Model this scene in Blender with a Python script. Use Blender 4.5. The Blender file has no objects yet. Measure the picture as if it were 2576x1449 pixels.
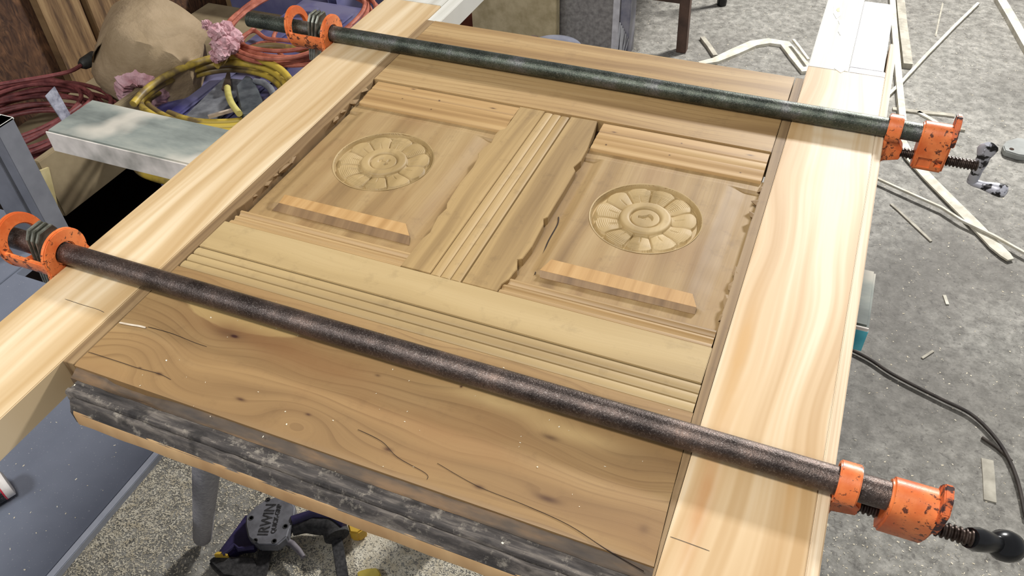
import bpy, bmesh, math, random
import numpy as np
from mathutils import Vector, Matrix, Euler
R_=random.Random(7); NR=np.random.RandomState(11)
C=bpy.context.scene.collection
# ------------------------------------------------------------------ camera, light, exposure
S=.66            # the old door core between the new stiles is S*1.02 wide
ZT=.86           # height of the door's top face above the floor
F=2060.367; ROT=(.81944488,.03136615,.38914898)
cam=bpy.data.cameras.new('camera'); co=bpy.data.objects.new('camera',cam); C.objects.link(co)
co.location=(0,0,ZT+S); co.rotation_euler=ROT
cam.sensor_fit='HORIZONTAL'; cam.sensor_width=36; cam.lens=F/2576*36; cam.clip_start=.02; cam.clip_end=60
bpy.context.scene.camera=co
w=bpy.data.worlds.new('room_light'); bpy.context.scene.world=w; w.use_nodes=True
w.node_tree.nodes['Background'].inputs[0].default_value=(.92,.95,1,1); w.node_tree.nodes['Background'].inputs[1].default_value=.30
def area(name,loc,tgt,sx,sy,power,col):
    l=bpy.data.lights.new(name,'AREA'); l.shape='RECTANGLE'; l.size=sx; l.size_y=sy; l.energy=power; l.color=col
    o=bpy.data.objects.new(name,l); C.objects.link(o); o.location=loc
    o.rotation_euler=(Vector(tgt)-Vector(loc)).to_track_quat('-Z','Y').to_euler(); return o
area('ceiling_lamp_far',(.55,4.3,2.55),(-.2,1.2,.8),.5,.26,190,(1,.985,.96))
area('ceiling_lamp_near',(-.35,-.05,2.5),(-.3,.7,.8),.6,.3,30,(1,.97,.92))
area('ceiling_lamp_left',(-1.5,-.9,2.4),(-1.0,.5,.5),.6,.3,22,(.94,.97,1))  # fill lamp added to brighten the metal table
vs=bpy.context.scene.view_settings
vs.view_transform='Standard'; vs.look='None'; vs.gamma=1; vs.use_curve_mapping=False; vs.exposure=-.13
RM=Euler(ROT).to_matrix()
def ray(px,py): return RM@Vector(((px-1288)/F,-(py-724.5)/F,-1))
def at(px,py,z=0.):
    "point of the photograph on the horizontal plane at height z (metres)"
    d=ray(px,py); t=(z-ZT-S)/d.z; return Vector((d.x*t,d.y*t,z))
def atx(px,py,X):
    d=ray(px,py); t=X/d.x; return Vector((X,d.y*t,ZT+S+d.z*t))
def U(x,y,z=0.): return Vector((x*S,y*S,ZT+z*S))
# ------------------------------------------------------------------ helpers
def lin(c):
    return tuple(((v/255)/12.92 if v/255<=.04045 else ((v/255+.055)/1.055)**2.4) for v in c)+(1,)
class NT:
    def __init__(s,name,rough=.6,metal=0.):
        s.m=bpy.data.materials.new(name); s.m.use_nodes=True; s.t=s.m.node_tree; s.b=s.t.nodes['Principled BSDF']
        s.b.inputs['Roughness'].default_value=rough; s.b.inputs['Metallic'].default_value=metal
        s.co=s.t.nodes.new('ShaderNodeTexCoord').outputs['Object']
    def n(s,k): return s.t.nodes.new(k)
    def l(s,a,b): s.t.links.new(a,b)
    def put(s,v,sock):
        if hasattr(v,'links') or hasattr(v,'is_linked'): s.l(v,sock)
        else: sock.default_value=v
    def M(s,op,a,b=0.,c=0.,clamp=False):
        x=s.n('ShaderNodeMath'); x.operation=op; x.use_clamp=clamp
        s.put(a,x.inputs[0]); s.put(b,x.inputs[1]); s.put(c,x.inputs[2]); return x.outputs[0]
    def sep(s,v=None):
        x=s.n('ShaderNodeSeparateXYZ'); s.l(v or s.co,x.inputs[0]); return x.outputs
    def comb(s,a,b,c=0.):
        x=s.n('ShaderNodeCombineXYZ'); s.put(a,x.inputs[0]); s.put(b,x.inputs[1]); s.put(c,x.inputs[2]); return x.outputs[0]
    def noise(s,v=None,scale=5,detail=3,rough=.55,dist=0.):
        x=s.n('ShaderNodeTexNoise'); s.l(v or s.co,x.inputs['Vector']); x.inputs['Scale'].default_value=scale
        x.inputs['Detail'].default_value=detail; x.inputs['Roughness'].default_value=rough; x.inputs['Distortion'].default_value=dist
        return x.outputs['Fac']
    def vor(s,v=None,scale=5,feat='F1'):
        x=s.n('ShaderNodeTexVoronoi'); x.feature=feat; s.l(v or s.co,x.inputs['Vector']); x.inputs['Scale'].default_value=scale; return x.outputs
    def ramp(s,f,stops):
        x=s.n('ShaderNodeValToRGB'); s.put(f,x.inputs[0]); e=x.color_ramp.elements
        while len(e)<len(stops): e.new(.5)
        for i,(p,c) in enumerate(stops): e[i].position=p; e[i].color=c if len(c)==4 else lin(c)
        return x.outputs[0]
    def step(s,f,a,b):
        x=s.n('ShaderNodeMapRange'); x.clamp=True; s.put(f,x.inputs[0]); x.inputs[1].default_value=a; x.inputs[2].default_value=b
        return x.outputs[0]
    def mix(s,f,a,b,mode='MIX'):
        x=s.n('ShaderNodeMix'); x.data_type='RGBA'; x.blend_type=mode; s.put(f,x.inputs[0])
        for v,k in ((a,6),(b,7)):
            if isinstance(v,tuple): x.inputs[k].default_value=v if len(v)==4 else lin(v)
            else: s.l(v,x.inputs[k])
        return x.outputs[2]
    def out(s,col,bump=None,bs=.3,bd=.002,rough=None):
        if isinstance(col,tuple): s.b.inputs['Base Color'].default_value=col if len(col)==4 else lin(col)
        else: s.l(col,s.b.inputs['Base Color'])
        if rough is not None: s.put(rough,s.b.inputs['Roughness'])
        if bump is not None:
            x=s.n('ShaderNodeBump'); x.inputs['Strength'].default_value=bs; x.inputs['Distance'].default_value=bd
            s.l(bump,x.inputs['Height']); s.l(x.outputs[0],s.b.inputs['Normal'])
        return s.m
def wood(name,dark,mid,light,axis='Y',freq=18,along=1.2,warp=.03,wscale=2.2,fibre=.35,rough=.62,seed=0,knots=(),rings=None,
         stain=None,stain_amt=.5,sharp=(.3,.5,.72),patches=(),bump=.25,dirt=0.):
    """knots: (x,y,sx,sy,lift,dark) in the object's own metres; rings: frequency of growth-ring lines"""
    m=NT(name,rough); X,Y,Z=m.sep()
    a,b=(X,Y) if axis=='Y' else (Y,X)                    # a across the grain, b along it
    b0=m.M('ADD',b,seed*3.7); a0=m.M('ADD',a,seed*1.3)
    n1=m.noise(m.comb(m.M('MULTIPLY',a0,2.5),b0,Z),wscale,2)
    aw=m.M('ADD',a0,m.M('MULTIPLY',m.M('SUBTRACT',n1,.5),warp*2))
    kd=None
    for (kx,ky,sx,sy,lift,dk) in knots:
        dx=m.M('DIVIDE',m.M('SUBTRACT',X,kx),sx); dy=m.M('DIVIDE',m.M('SUBTRACT',Y,ky),sy)
        q=m.M('ADD',m.M('MULTIPLY',dx,dx),m.M('MULTIPLY',dy,dy))
        e=m.M('EXPONENT',m.M('MULTIPLY',q,-1.))
        if lift: aw=m.M('ADD',aw,m.M('MULTIPLY',e,lift))
        if dk:
            e2=m.M('MULTIPLY',m.M('EXPONENT',m.M('MULTIPLY',q,-6.)),dk)
            kd=e2 if kd is None else m.M('ADD',kd,e2,clamp=True)
    band=m.noise(m.comb(m.M('MULTIPLY',aw,freq),m.M('MULTIPLY',b0,along),seed*1.),1.,3,.5)
    col=m.ramp(band,[(sharp[0],dark),(sharp[1],mid),(sharp[2],light)])
    fi=m.noise(m.comb(m.M('MULTIPLY',aw,380.),m.M('MULTIPLY',b0,9.),seed*1.),1.,4,.6)
    col=m.mix(m.M('MULTIPLY',m.step(fi,.45,.75),fibre),col,m.mix(.55,col,dark),'MIX')
    if rings:
        v=m.M('MULTIPLY',m.M('ADD',aw,m.M('MULTIPLY',m.noise(m.comb(m.M('MULTIPLY',a0,14.),m.M('MULTIPLY',b0,6.),0.),1.,2),.006)),rings)
        fr=m.M('FRACT',v); ln=m.step(fr,.72,.98)
        ln=m.M('MULTIPLY',ln,m.step(m.noise(None,9,3),.30,.62))
        col=m.mix(m.M('MULTIPLY',ln,.6),col,dark)
    if stain: col=m.mix(m.M('MULTIPLY',m.step(m.noise(m.comb(m.M('MULTIPLY',a0,2.),b0,0.),4.5,3),.52,.72),stain_amt),col,stain)
    if dirt:
        d=m.step(m.noise(None,38,5,.7),.56,.70); col=m.mix(m.M('MULTIPLY',d,dirt),col,m.mix(.6,col,(70,50,34)))
    for (kx,ky,sx,sy,pc,soft,amt) in patches:
        dx=m.M('DIVIDE',m.M('SUBTRACT',X,kx),sx); dy=m.M('DIVIDE',m.M('SUBTRACT',Y,ky),sy)
        q=m.M('ADD',m.M('MULTIPLY',dx,dx),m.M('MULTIPLY',dy,dy)); q=m.M('ADD',q,m.M('MULTIPLY',m.M('SUBTRACT',m.noise(None,14,3),.5),.9))
        mk_=m.M('EXPONENT',m.M('MULTIPLY',m.M('MAXIMUM',q,0.),-1.6)) if soft else m.step(q,1.08,.94)
        col=m.mix(m.M('MULTIPLY',mk_,amt),col,pc)
    if kd is not None: col=m.mix(kd,col,(58,30,22))
    return m.out(col,fi,bump,.0006)
def plain(name,c1,c2,scale=30,rough=.6,metal=0.,bs=.2,lo=.35,hi=.65,detail=4,bd=.001):
    m=NT(name,rough,metal); n=m.noise(None,scale,detail); return m.out(m.ramp(n,[(lo,c1),(hi,c2)]),n,bs,bd)
def tag(o,label=None,cat=None,group=None,kind=None):
    if label:o['label']=label
    if cat:o['category']=cat
    if group:o['group']=group
    if kind:o['kind']=kind
    return o
def thing(name,label,cat,loc,group=None):
    o=bpy.data.objects.new(name,None); C.objects.link(o); o.location=loc; o.empty_display_size=.05; tag(o,label,cat,group)
    return o
def root_loc(p):
    v=Vector((0,0,0))
    while p is not None: v+=p.location; p=p.parent
    return v
def mk(name,V,Fc,mat,parent=None,smooth=False,bevel=0.,seg=2,label=None,fast=False):
    me=bpy.data.meshes.new(name)
    off=root_loc(parent)
    if parent is None:                                   # origin at the base of the thing
        P=np.array([tuple(v) for v in V]); off=Vector(((P[:,0].min()+P[:,0].max())/2,(P[:,1].min()+P[:,1].max())/2,P[:,2].min()))
    me.from_pydata([tuple(Vector(v)-off) for v in V],[],Fc); 
    if not fast:
        bm=bmesh.new(); bm.from_mesh(me); bmesh.ops.recalc_face_normals(bm,faces=bm.faces)
        if bevel>0: bmesh.ops.bevel(bm,geom=[e for e in bm.edges if len(e.link_faces)==2 and e.calc_face_angle(0)>.5],offset=bevel,segments=seg,affect='EDGES',clamp_overlap=True)
        bm.to_mesh(me); bm.free()
    if smooth:
        me.polygons.foreach_set('use_smooth',[True]*len(me.polygons))
        try: me.set_sharp_from_angle(angle=math.radians(38))
        except Exception: pass
    me.materials.append(mat); o=bpy.data.objects.new(name,me); C.objects.link(o)
    if parent is None: o.location=off
    else: o.parent=parent
    if label:o['label']=label
    return o
def prism(poly,z0,z1,axis='Z'):
    "polygon (a,b) swept from z0 to z1; axis Z: (x,y); axis X: (y,z); axis Y: (x,z)"
    n=len(poly); f={'Z':lambda p,h:(p[0],p[1],h),'X':lambda p,h:(h,p[0],p[1]),'Y':lambda p,h:(p[0],h,p[1])}[axis]
    V=[f(p,z0) for p in poly]+[f(p,z1) for p in poly]
    return V,[tuple(range(n))[::-1],tuple(range(n,2*n))]+[(i,(i+1)%n,(i+1)%n+n,i+n) for i in range(n)]
def box(x0,x1,y0,y1,z0,z1): return prism([(x0,y0),(x1,y0),(x1,y1),(x0,y1)],z0,z1)
def obox(c,dx,dy,dz,half):
    "oriented box: centre, three unit axes, half sizes"
    c=Vector(c);V=[]
    for sz in(-1,1):
        for sx,sy in((-1,-1),(1,-1),(1,1),(-1,1)): V.append(c+dx*half[0]*sx+dy*half[1]*sy+dz*half[2]*sz)
    return V,[(3,2,1,0),(4,5,6,7)]+[(i,(i+1)%4,(i+1)%4+4,i+4) for i in range(4)]
def bar(a,b,wd,th,up=Vector((0,0,1))):
    a,b=Vector(a),Vector(b); dx=(b-a).normalized(); dy=up.cross(dx).normalized(); dz=dx.cross(dy)
    return obox((a+b)/2,dx,dy,dz,((b-a).length/2,wd/2,th/2))
def join(*parts):
    V=[];Fc=[]
    for v,f in parts:
        k=len(V); V+=list(v); Fc+=[tuple(i+k for i in q) for q in f]
    return V,Fc
def tube(pts,r,n=10,closed=False,caps=True,scale=None):
    P=[Vector(p) for p in pts]; m=len(P); V=[];Fc=[]; up=None
    for i in range(m):
        a=P[(i-1)%m] if (closed or i>0) else P[i]; b=P[(i+1)%m] if (closed or i<m-1) else P[i]
        t=(b-a).normalized()
        if up is None: up=(Vector((0,0,1)) if abs(t.z)<.9 else Vector((1,0,0)))
        s=t.cross(up).normalized(); up=s.cross(t).normalized()
        rr=r if not callable(r) else r(i/(m-1))
        for k in range(n):
            an=2*math.pi*k/n; V.append(P[i]+s*math.cos(an)*rr+up*math.sin(an)*rr*(scale or 1))
    for i in range(m if closed else m-1):
        j=(i+1)%m
        for k in range(n): Fc.append((i*n+k,i*n+(k+1)%n,j*n+(k+1)%n,j*n+k))
    if caps and not closed: Fc+=[tuple(range(n))[::-1],tuple(range((m-1)*n,m*n))]
    return V,Fc
def lathe(c,prof,axis='X',n=32,rot=None):
    "prof: (t,r) along axis from centre c"
    V=[];Fc=[];c=Vector(c)
    for t,r in prof:
        for k in range(n):
            a=2*math.pi*k/n; p={'X':Vector((t,math.cos(a)*r,math.sin(a)*r)),'Y':Vector((math.cos(a)*r,t,math.sin(a)*r)),'Z':Vector((math.cos(a)*r,math.sin(a)*r,t))}[axis]
            if rot: p=rot@p
            V.append(c+p)
    for i in range(len(prof)-1):
        for k in range(n): Fc.append((i*n+k,i*n+(k+1)%n,(i+1)*n+(k+1)%n,(i+1)*n+k))
    Fc+=[tuple(range(n))[::-1],tuple(range((len(prof)-1)*n,len(prof)*n))]
    return V,Fc
def spline(P,k=8,closed=False):
    P=[Vector(p) for p in P]; n=len(P); o=[]
    for i in range(n if closed else n-1):
        g=lambda j:P[j%n] if closed else P[max(0,min(n-1,j))]
        a,b,c,d=g(i-1),g(i),g(i+1),g(i+2)
        for j in range(k):
            t=j/k; o.append(.5*((2*b)+(c-a)*t+(2*a-5*b+4*c-d)*t*t+(3*b-a-3*c+d)*t**3))
    if not closed:o.append(P[-1])
    return o
def swept(prof,axis,a0,a1,zb,n=1,jit=0.):
    "profile top line [(s,z)..] swept along axis; closed down to zb"
    poly=list(prof)+[(prof[-1][0],zb),(prof[0][0],zb)]
    return prism(poly,a0,a1,axis)
def hfield(name,x0,x1,y0,y1,nx,ny,fn,mat,parent,zb=None,smooth=True):
    xs=np.linspace(x0,x1,nx);ys=np.linspace(y0,y1,ny);X,Y=np.meshgrid(xs,ys);Z=fn(X,Y)
    off=root_loc(parent)
    V=np.stack([X-off.x,Y-off.y,Z-off.z],-1).reshape(-1,3)
    i=np.arange((nx-1)*(ny-1));r=i//(nx-1);c=i%(nx-1);a=r*nx+c
    Q=np.stack([a,a+1,a+nx+1,a+nx],-1)
    if zb is not None:
        k=len(V); ring=np.concatenate([np.arange(nx),np.arange(1,ny)*nx+nx-1,(ny-1)*nx+np.arange(nx-2,-1,-1),np.arange(ny-2,0,-1)*nx])
        B=V[ring].copy();B[:,2]=zb-off.z;V=np.concatenate([V,B]);m=len(ring);j=np.arange(m)
        Q=np.concatenate([Q,np.stack([ring,k+j,k+(j+1)%m,ring[(j+1)%m]],-1)])
    me=bpy.data.meshes.new(name); me.vertices.add(len(V)); me.vertices.foreach_set('co',V.ravel())
    me.loops.add(Q.size); me.loops.foreach_set('vertex_index',Q.ravel().astype(np.int32)); me.polygons.add(len(Q))
    me.polygons.foreach_set('loop_start',np.arange(len(Q),dtype=np.int32)*4)
    me.update(calc_edges=True)
    if smooth:
        me.polygons.foreach_set('use_smooth',np.ones(len(Q),dtype=bool))
        try: me.set_sharp_from_angle(angle=math.radians(50))
        except Exception: pass
    me.materials.append(mat);o=bpy.data.objects.new(name,me);C.objects.link(o);o.parent=parent;return o
def vnoise(X,Y,s,seed=0):
    "smooth value noise on arrays"
    rs=np.random.RandomState(seed);G=rs.rand(64,64);x=X*s+100;y=Y*s+100;xi=np.floor(x).astype(int);yi=np.floor(y).astype(int)
    u=x-xi;v=y-yi;u=u*u*(3-2*u);v=v*v*(3-2*v);g=lambda a,b:G[a%64,b%64]
    return (g(xi,yi)*(1-u)+g(xi+1,yi)*u)*(1-v)+(g(xi,yi+1)*(1-u)+g(xi+1,yi+1)*u)*v
def sm(x,a,b):
    t=np.clip((x-a)/(b-a),0,1);return t*t*(3-2*t)
# ------------------------------------------------------------------ setting: floor, wall
m=NT('concrete',.72); n1=m.noise(None,1.6,5,.6); n2=m.noise(None,34,6,.72); n3=m.noise(None,110,3,.7)
c=m.ramp(n2,[(.30,(100,97,90)),(.5,(144,141,133)),(.70,(182,178,169))])
c=m.mix(m.M('MULTIPLY',m.step(n1,.46,.66),.55),c,(104,99,92))
c=m.mix(m.M('MULTIPLY',m.step(n3,.58,.78),.40),c,(186,180,168))
c=m.mix(m.M('MULTIPLY',m.step(m.noise(None,60,3,.6,1.2),.56,.68),.6),c,(78,74,69))
c=m.mix(m.M('MULTIPLY',m.step(m.noise(None,.9,2),.5,.62),.35),c,(82,79,72))
FLOOR=m.out(c,n2,.5,.004)
o=mk('floor',*box(-3.6,2.6,-1.2,5.4,-.05,0),FLOOR); tag(o,kind='structure')
m=NT('strand_board',.75); X,Y,Z=m.sep()
vv=m.comb(m.M('MULTIPLY',Y,22),m.M('MULTIPLY',Z,30),0.); vo=m.vor(vv,1.0)
nn=m.noise(m.comb(m.M('MULTIPLY',Y,60),m.M('MULTIPLY',Z,18),0.),1.,4,.6,1.5)
cc=m.mix(m.step(nn,.35,.62),(50,30,20),(118,82,54)); cc=m.mix(m.M('MULTIPLY',m.step(vo[0],.15,.55),.55),cc,(60,36,22))
OSB=m.out(cc,nn,.5,.004)
WX=-2.15
o=mk('wall_left',*box(WX-.05,WX,-.6,5.0,0,2.6),OSB); tag(o,kind='structure')
m=NT('weathered_board',.75); X,Y,Z=m.sep(); nn=m.noise(m.comb(m.M('MULTIPLY',Y,40),m.M('MULTIPLY',Z,3),0.),1.,5,.65)
STUD=m.out(m.ramp(nn,[(.36,(78,56,36)),(.5,(126,98,66)),(.66,(156,128,90))]),nn,.4,.002)
for i,(pa,pb) in enumerate([((95,0),(205,0)),((222,0),(322,0)),((585,0),(622,0))]):
    a=atx(pa[0],pa[1]+10,WX+.03);b=atx(pb[0],pb[1]+10,WX+.03)
    o=mk('wall_board',*box(WX+.0005,WX+.03,a.y,b.y,0,2.6),STUD,None,bevel=.002)
    tag(o,['Weathered upright board on the dark strand-board wall left of the paper-faced roll','Wide stained upright board on the wall directly above the paper-faced roll','Narrow upright board on the wall above the orange cord coil'][i],'board')
# ------------------------------------------------------------------ materials used by the door
G=U(-.565,1.2); gx,gy=G.x,G.y
def L(px,py,z=0.):
    p=at(px,py,ZT+z); return p.x-gx,p.y-gy
def LR(px,py):
    p=at(px,py,ZT);c=U(.042,1.2);return p.x-c.x,p.y-c.y
TOPW=wood('old_pine_top_rail',(132,102,64),(166,135,90),(182,153,108),'X',26,1.3,.02,3,.5,.55,1,rings=85,dirt=.25)
LOCKW=wood('old_pine_lock_rail',(148,124,84),(172,148,104),(186,163,120),'X',14,1.0,.02,3,.3,.55,2,dirt=.25)
MULW=wood('old_pine_mullion',(130,104,66),(166,138,92),(180,153,108),'Y',40,1.2,.012,3,.55,.58,3,dirt=.35)
PANW=wood('old_pine_panel',(118,92,58),(152,124,82),(170,144,102),'Y',30,1.5,.015,3,.45,.6,4,dirt=.35,stain=(134,100,64),stain_amt=.5)
ROSW=wood('carved_pine',(134,110,68),(168,143,98),(184,160,116),'Y',22,3,.02,3,.25,.6,5,dirt=.3)
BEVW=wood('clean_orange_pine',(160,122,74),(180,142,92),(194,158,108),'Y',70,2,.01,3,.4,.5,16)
SHDW=wood('dark_patina_pine',(110,84,54),(132,103,68),(150,121,83),'Y',60,2,.01,3,.4,.6,17)  # darker pine, paints the shade on the steep step under the bevel
kn=[(L(1240,270)+(.012,.004,0,.9)),(L(1040,222)+(.01,.004,0,.8)),(L(1012,245)+(.003,.003,0,1)),(L(1105,250)+(.004,.003,0,1)),(L(1084,270)+(.003,.003,0,1)),
    (L(1545,330)+(.009,.004,0,.8)),(L(1888,388)+(.012,.004,0,.8)),(L(1525,358)+(.003,.003,0,1)),(L(1715,358)+(.003,.003,0,1)),(L(1685,385)+(.003,.003,0,1)),(L(1864,427)+(.003,.003,0,1))]
MOUW=wood('knotty_pine_moulding',(142,108,66),(176,142,94),(192,162,114),'X',60,1.2,.006,3,.5,.55,6,knots=kn)
LMOW=wood('old_pine_lower_moulding',(132,104,66),(172,142,98),(194,166,122),'X',60,1.2,.006,3,.4,.5,7)
kb=[L(575,840)+(.05,.018,.012,.45),L(590,846)+(.012,.005,0,.9),L(400,940)+(.012,.005,.0,.85),L(352,925)+(.006,.003,0,.7),L(605,1004)+(.014,.005,0,.85),L(775,1042)+(.008,.004,0,.8),
    L(775,1060)+(.05,.03,-.03,0),L(950,944)+(.008,.004,0,.6),L(975,1130)+(.012,.006,0,.8),L(1160,972)+(.004,.004,0,1),L(1385,1100)+(.022,.007,.01,.6),
    L(1205,1225)+(.014,.006,0,.75),L(1378,1255)+(.03,.009,.012,.75),L(330,890)+(.06,.05,-.035,0),L(500,850)+(.05,.05,.02,0),L(1560,1180)+(.07,.04,.02,0),L(1640,1080)+(.05,.03,-.015,0),
    L(1290,1010)+(.05,.012,-.02,0),L(1620,1330)+(.012,.012,0,.35)]
KICKW=wood('figured_pine_kick_panel',(112,85,54),(148,118,78),(168,140,98),'X',15,1.4,.03,4,.35,.48,8,knots=kb,rings=70,patches=[L(610,792)+(.080,.024,(186,158,106),False,.75),L(640,850)+(.10,.018,(120,82,50),True,.7),L(420,880)+(.05,.03,(128,100,66),True,.5),L(800,920)+(.09,.03,(136,98,60),True,.6),L(1250,1010)+(.07,.012,(186,160,112),True,.6),L(1440,1090)+(.06,.012,(184,156,108),True,.6),L(1180,1120)+(.12,.02,(134,98,60),True,.4),L(1500,1300)+(.10,.02,(132,100,66),True,.4)],stain=(140,104,66),stain_amt=.5,dirt=.2)
EDGW=wood('dark_old_stile',(108,84,56),(136,110,76),(156,130,94),'Y',90,2,.004,3,.4,.65,9,dirt=.25)
NEWL=wood('new_pine_left',(184,154,110),(204,179,140),(219,199,166),'Y',34,.9,.045,1.5,.2,.55,10,bump=.1,sharp=(.36,.5,.62))
NEWR=wood('new_pine_right',(182,148,102),(202,174,134),(218,199,168),'Y',40,.7,.06,1.4,.2,.55,12,bump=.1,sharp=(.38,.5,.60),stain=(204,168,118),stain_amt=.35,patches=[LR(1770,1250)+(.010,.10,(178,122,64),True,.65),LR(1865,880)+(.010,.12,(190,148,88),True,.75),LR(1990,1240)+(.008,.05,(196,154,100),True,.5),LR(2090,345)+(.06,.012,(196,166,124),True,.5)])  # last patch paints the far pipe's shadow across the plank
EDGB=wood('new_pine_edge_strip',(176,148,112),(212,190,158),(230,214,188),'Y',160,2,.01,2,.3,.6,13)
WHIT=wood('white_primed_pine',(176,174,176),(200,199,201),(216,215,214),'Y',50,1,.01,2,.25,.6,14)
WHI2=wood('cream_primed_pine',(176,172,160),(202,200,190),(220,218,212),'Y',40,1,.02,2,.25,.6,15,stain=(224,224,220),stain_amt=.8)
DARK=plain('dark_gap',(36,24,14),(58,40,26),60,.9)
# weathered bottom edge
m=NT('weathered_grey_wood',.85); X,Y,Z=m.sep()
n=m.noise(m.comb(m.M('MULTIPLY',X,14),m.M('MULTIPLY',Y,120),0.),1.,5,.65); n2=m.noise(None,70,5,.75)
c=m.ramp(n,[(.32,(34,31,30)),(.5,(66,61,58)),(.66,(112,104,96))]); c=m.mix(m.M('MULTIPLY',m.step(n2,.55,.68),.75),c,(144,136,124))
c=m.mix(m.M('MULTIPLY',m.step(m.noise(None,26,4),.58,.66),.8),c,(26,23,22))
WEAT=m.out(c,n2,.6,.002)
m=NT('stained_transition',.7); X,Y,Z=m.sep()
n=m.noise(m.comb(m.M('MULTIPLY',X,9),m.M('MULTIPLY',Y,40),0.),1.,4,.6)
c=m.ramp(n,[(.36,(58,50,44)),(.5,(82,68,54)),(.64,(118,92,64))])
TRAN=m.out(c,n,.3,.001)
m=NT('raw_splintered_edge',.7); X,Y,Z=m.sep(); n=m.noise(m.comb(m.M('MULTIPLY',X,10),m.M('MULTIPLY',Y,80),0.),1.,4)
EDGE=m.out(m.ramp(n,[(.35,(150,112,72)),(.6,(190,156,112))]),n,.3,.001)
# ------------------------------------------------------------------ the old door core
door=thing('old_door','Stripped old pine door core with two carved rosette panels, clamped between pale new planks','door',(gx,gy,ZT-.066*S))
TH=.066; zb=ZT-TH*S
def ub(name,x0,x1,y0,y1,mat,z0=-TH,z1=0.,bev=.0008,label=None,parent=door): return mk(name,*box(x0*S,x1*S,y0*S,y1*S,ZT+z0*S,ZT+z1*S),mat,parent,bevel=bev,label=label)
ub('core',-1.045,-.085,.60,1.86,DARK,-TH,-.030,0,'shadowed inner core seen in the open joints')
ub('top_rail',-1.0485,-.0765,1.566,1.908,TOPW)
# lock rail with beaded lower edge
ub('lock_rail',-1.0485,-.0718,.8795,.9615,LOCKW)
for i,(a,b) in enumerate([(.8590,.8775),(.8390,.8572),(.8190,.8372)]):
    q=(b-a)/2; cy=(a+b)/2
    pr=[((cy+q*math.cos(t))*S,ZT+(-.0042+.0042*math.sin(t)**.6)*S) for t in [math.pi*k/8 for k in range(9)]]
    mk('bead_strip',*swept(pr,'X',-1.046*S,-.0712*S,zb),LOCKW,door,smooth=True)
# kick panel: flat, rounding over toward the weathered bottom
def kick(X,Y):
    y=Y/S; z=-.006*sm(-y,-.560,-.535)-.0012*vnoise(X,Y,9,3)
    return ZT+z*S
# ragged front boundary is made by the stained strip overlapping it
kp=hfield('kick_panel',-1.0485*S,-.0700*S,.552*S,.8172*S,160,50,kick,KICKW,door,zb)
def fit_right(o,xR):
    off=root_loc(o.parent)
    for v in o.data.vertices:
        X_=(v.co.x+off.x)/S;Y_=(v.co.y+off.y)/S;k=(X_+1.0485)/(xR+1.0485);b_=float(np.interp(Y_,[.5375,.654,.808],[-.0590,-.0650,-.0700]));v.co.x=(-1.0485+k*(b_+1.0485))*S-off.x
fit_right(kp,-.0700)
# bottom edge profile
xa,xb=-1.0*S,-.0585*S
def bot(X,Y):
    y=Y/S; z=-.0055-.0065*sm(-y,-.552,-.536)+.0040*sm(-y,-.519,-.514)*(1-sm(-y,-.509,-.506)) 
    z-=.0016*vnoise(X,Y,60,5)+.0012*vnoise(X,Y,200,6); z-=.010*sm(vnoise(X,Y,22,9),.80,.9)*sm(-X,.55,.60)
    return ZT+z*S
hfield('stained_strip',-1.045*S,xb,.534*S,.5518*S,200,12,lambda X,Y:bot(X,Y)+.0004,TRAN,door,zb)
hfield('weathered_bottom_edge',-1.03*S,xb,.5062*S,.5338*S,420,40,bot,WEAT,door,zb)
tagl=door.children[-1]; tagl['label']='blackened grey weathered bottom edge of the door'
def lip(X,Y):
    y=Y/S; rag=.004*vnoise(X,Y*0,40,12)
    z=-.0100-.004*vnoise(X,Y,70,14)*1.0-.019*sm(-y,-.499+0,-.488+0)
    return ZT+z*S
hfield('weathered_lip',-1.012*S,xb,.4885*S,.5035*S,420,20,lip,WEAT,door,zb+.004)
# pale front edge, slanting back below
pr=[(.4790,-.012),(.4800,-.013),(.4815,-TH),(.52,-TH),(.52,-.02)]
V,Fc=[],[]
xs=np.linspace(-1.005,-.0585,60)
for i,x in enumerate(xs):
    j=.0035*math.sin(i*.9)+R_.uniform(-.0012,.0012); top=-.018-(.018+.0 if x<-.80 else 0)*0
    for (y,z) in [(.4895,-.0300),(.4872+j*.25,-.034+j*.5),(.4862+j*.15,-.060),(.500,-.0655),(.500,-.0300)]: V.append((x*S,y*S,ZT+z*S))
n=5
for i in range(len(xs)-1):
    for k in range(n): Fc.append((i*n+k,i*n+(k+1)%n,(i+1)*n+(k+1)%n,(i+1)*n+k))
Fc+=[tuple(range(n)),tuple(range((len(xs)-1)*n,len(xs)*n))[::-1]]
mk('front_edge',V,Fc,EDGE,door,smooth=True,label='pale raw splintered front edge')
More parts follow.
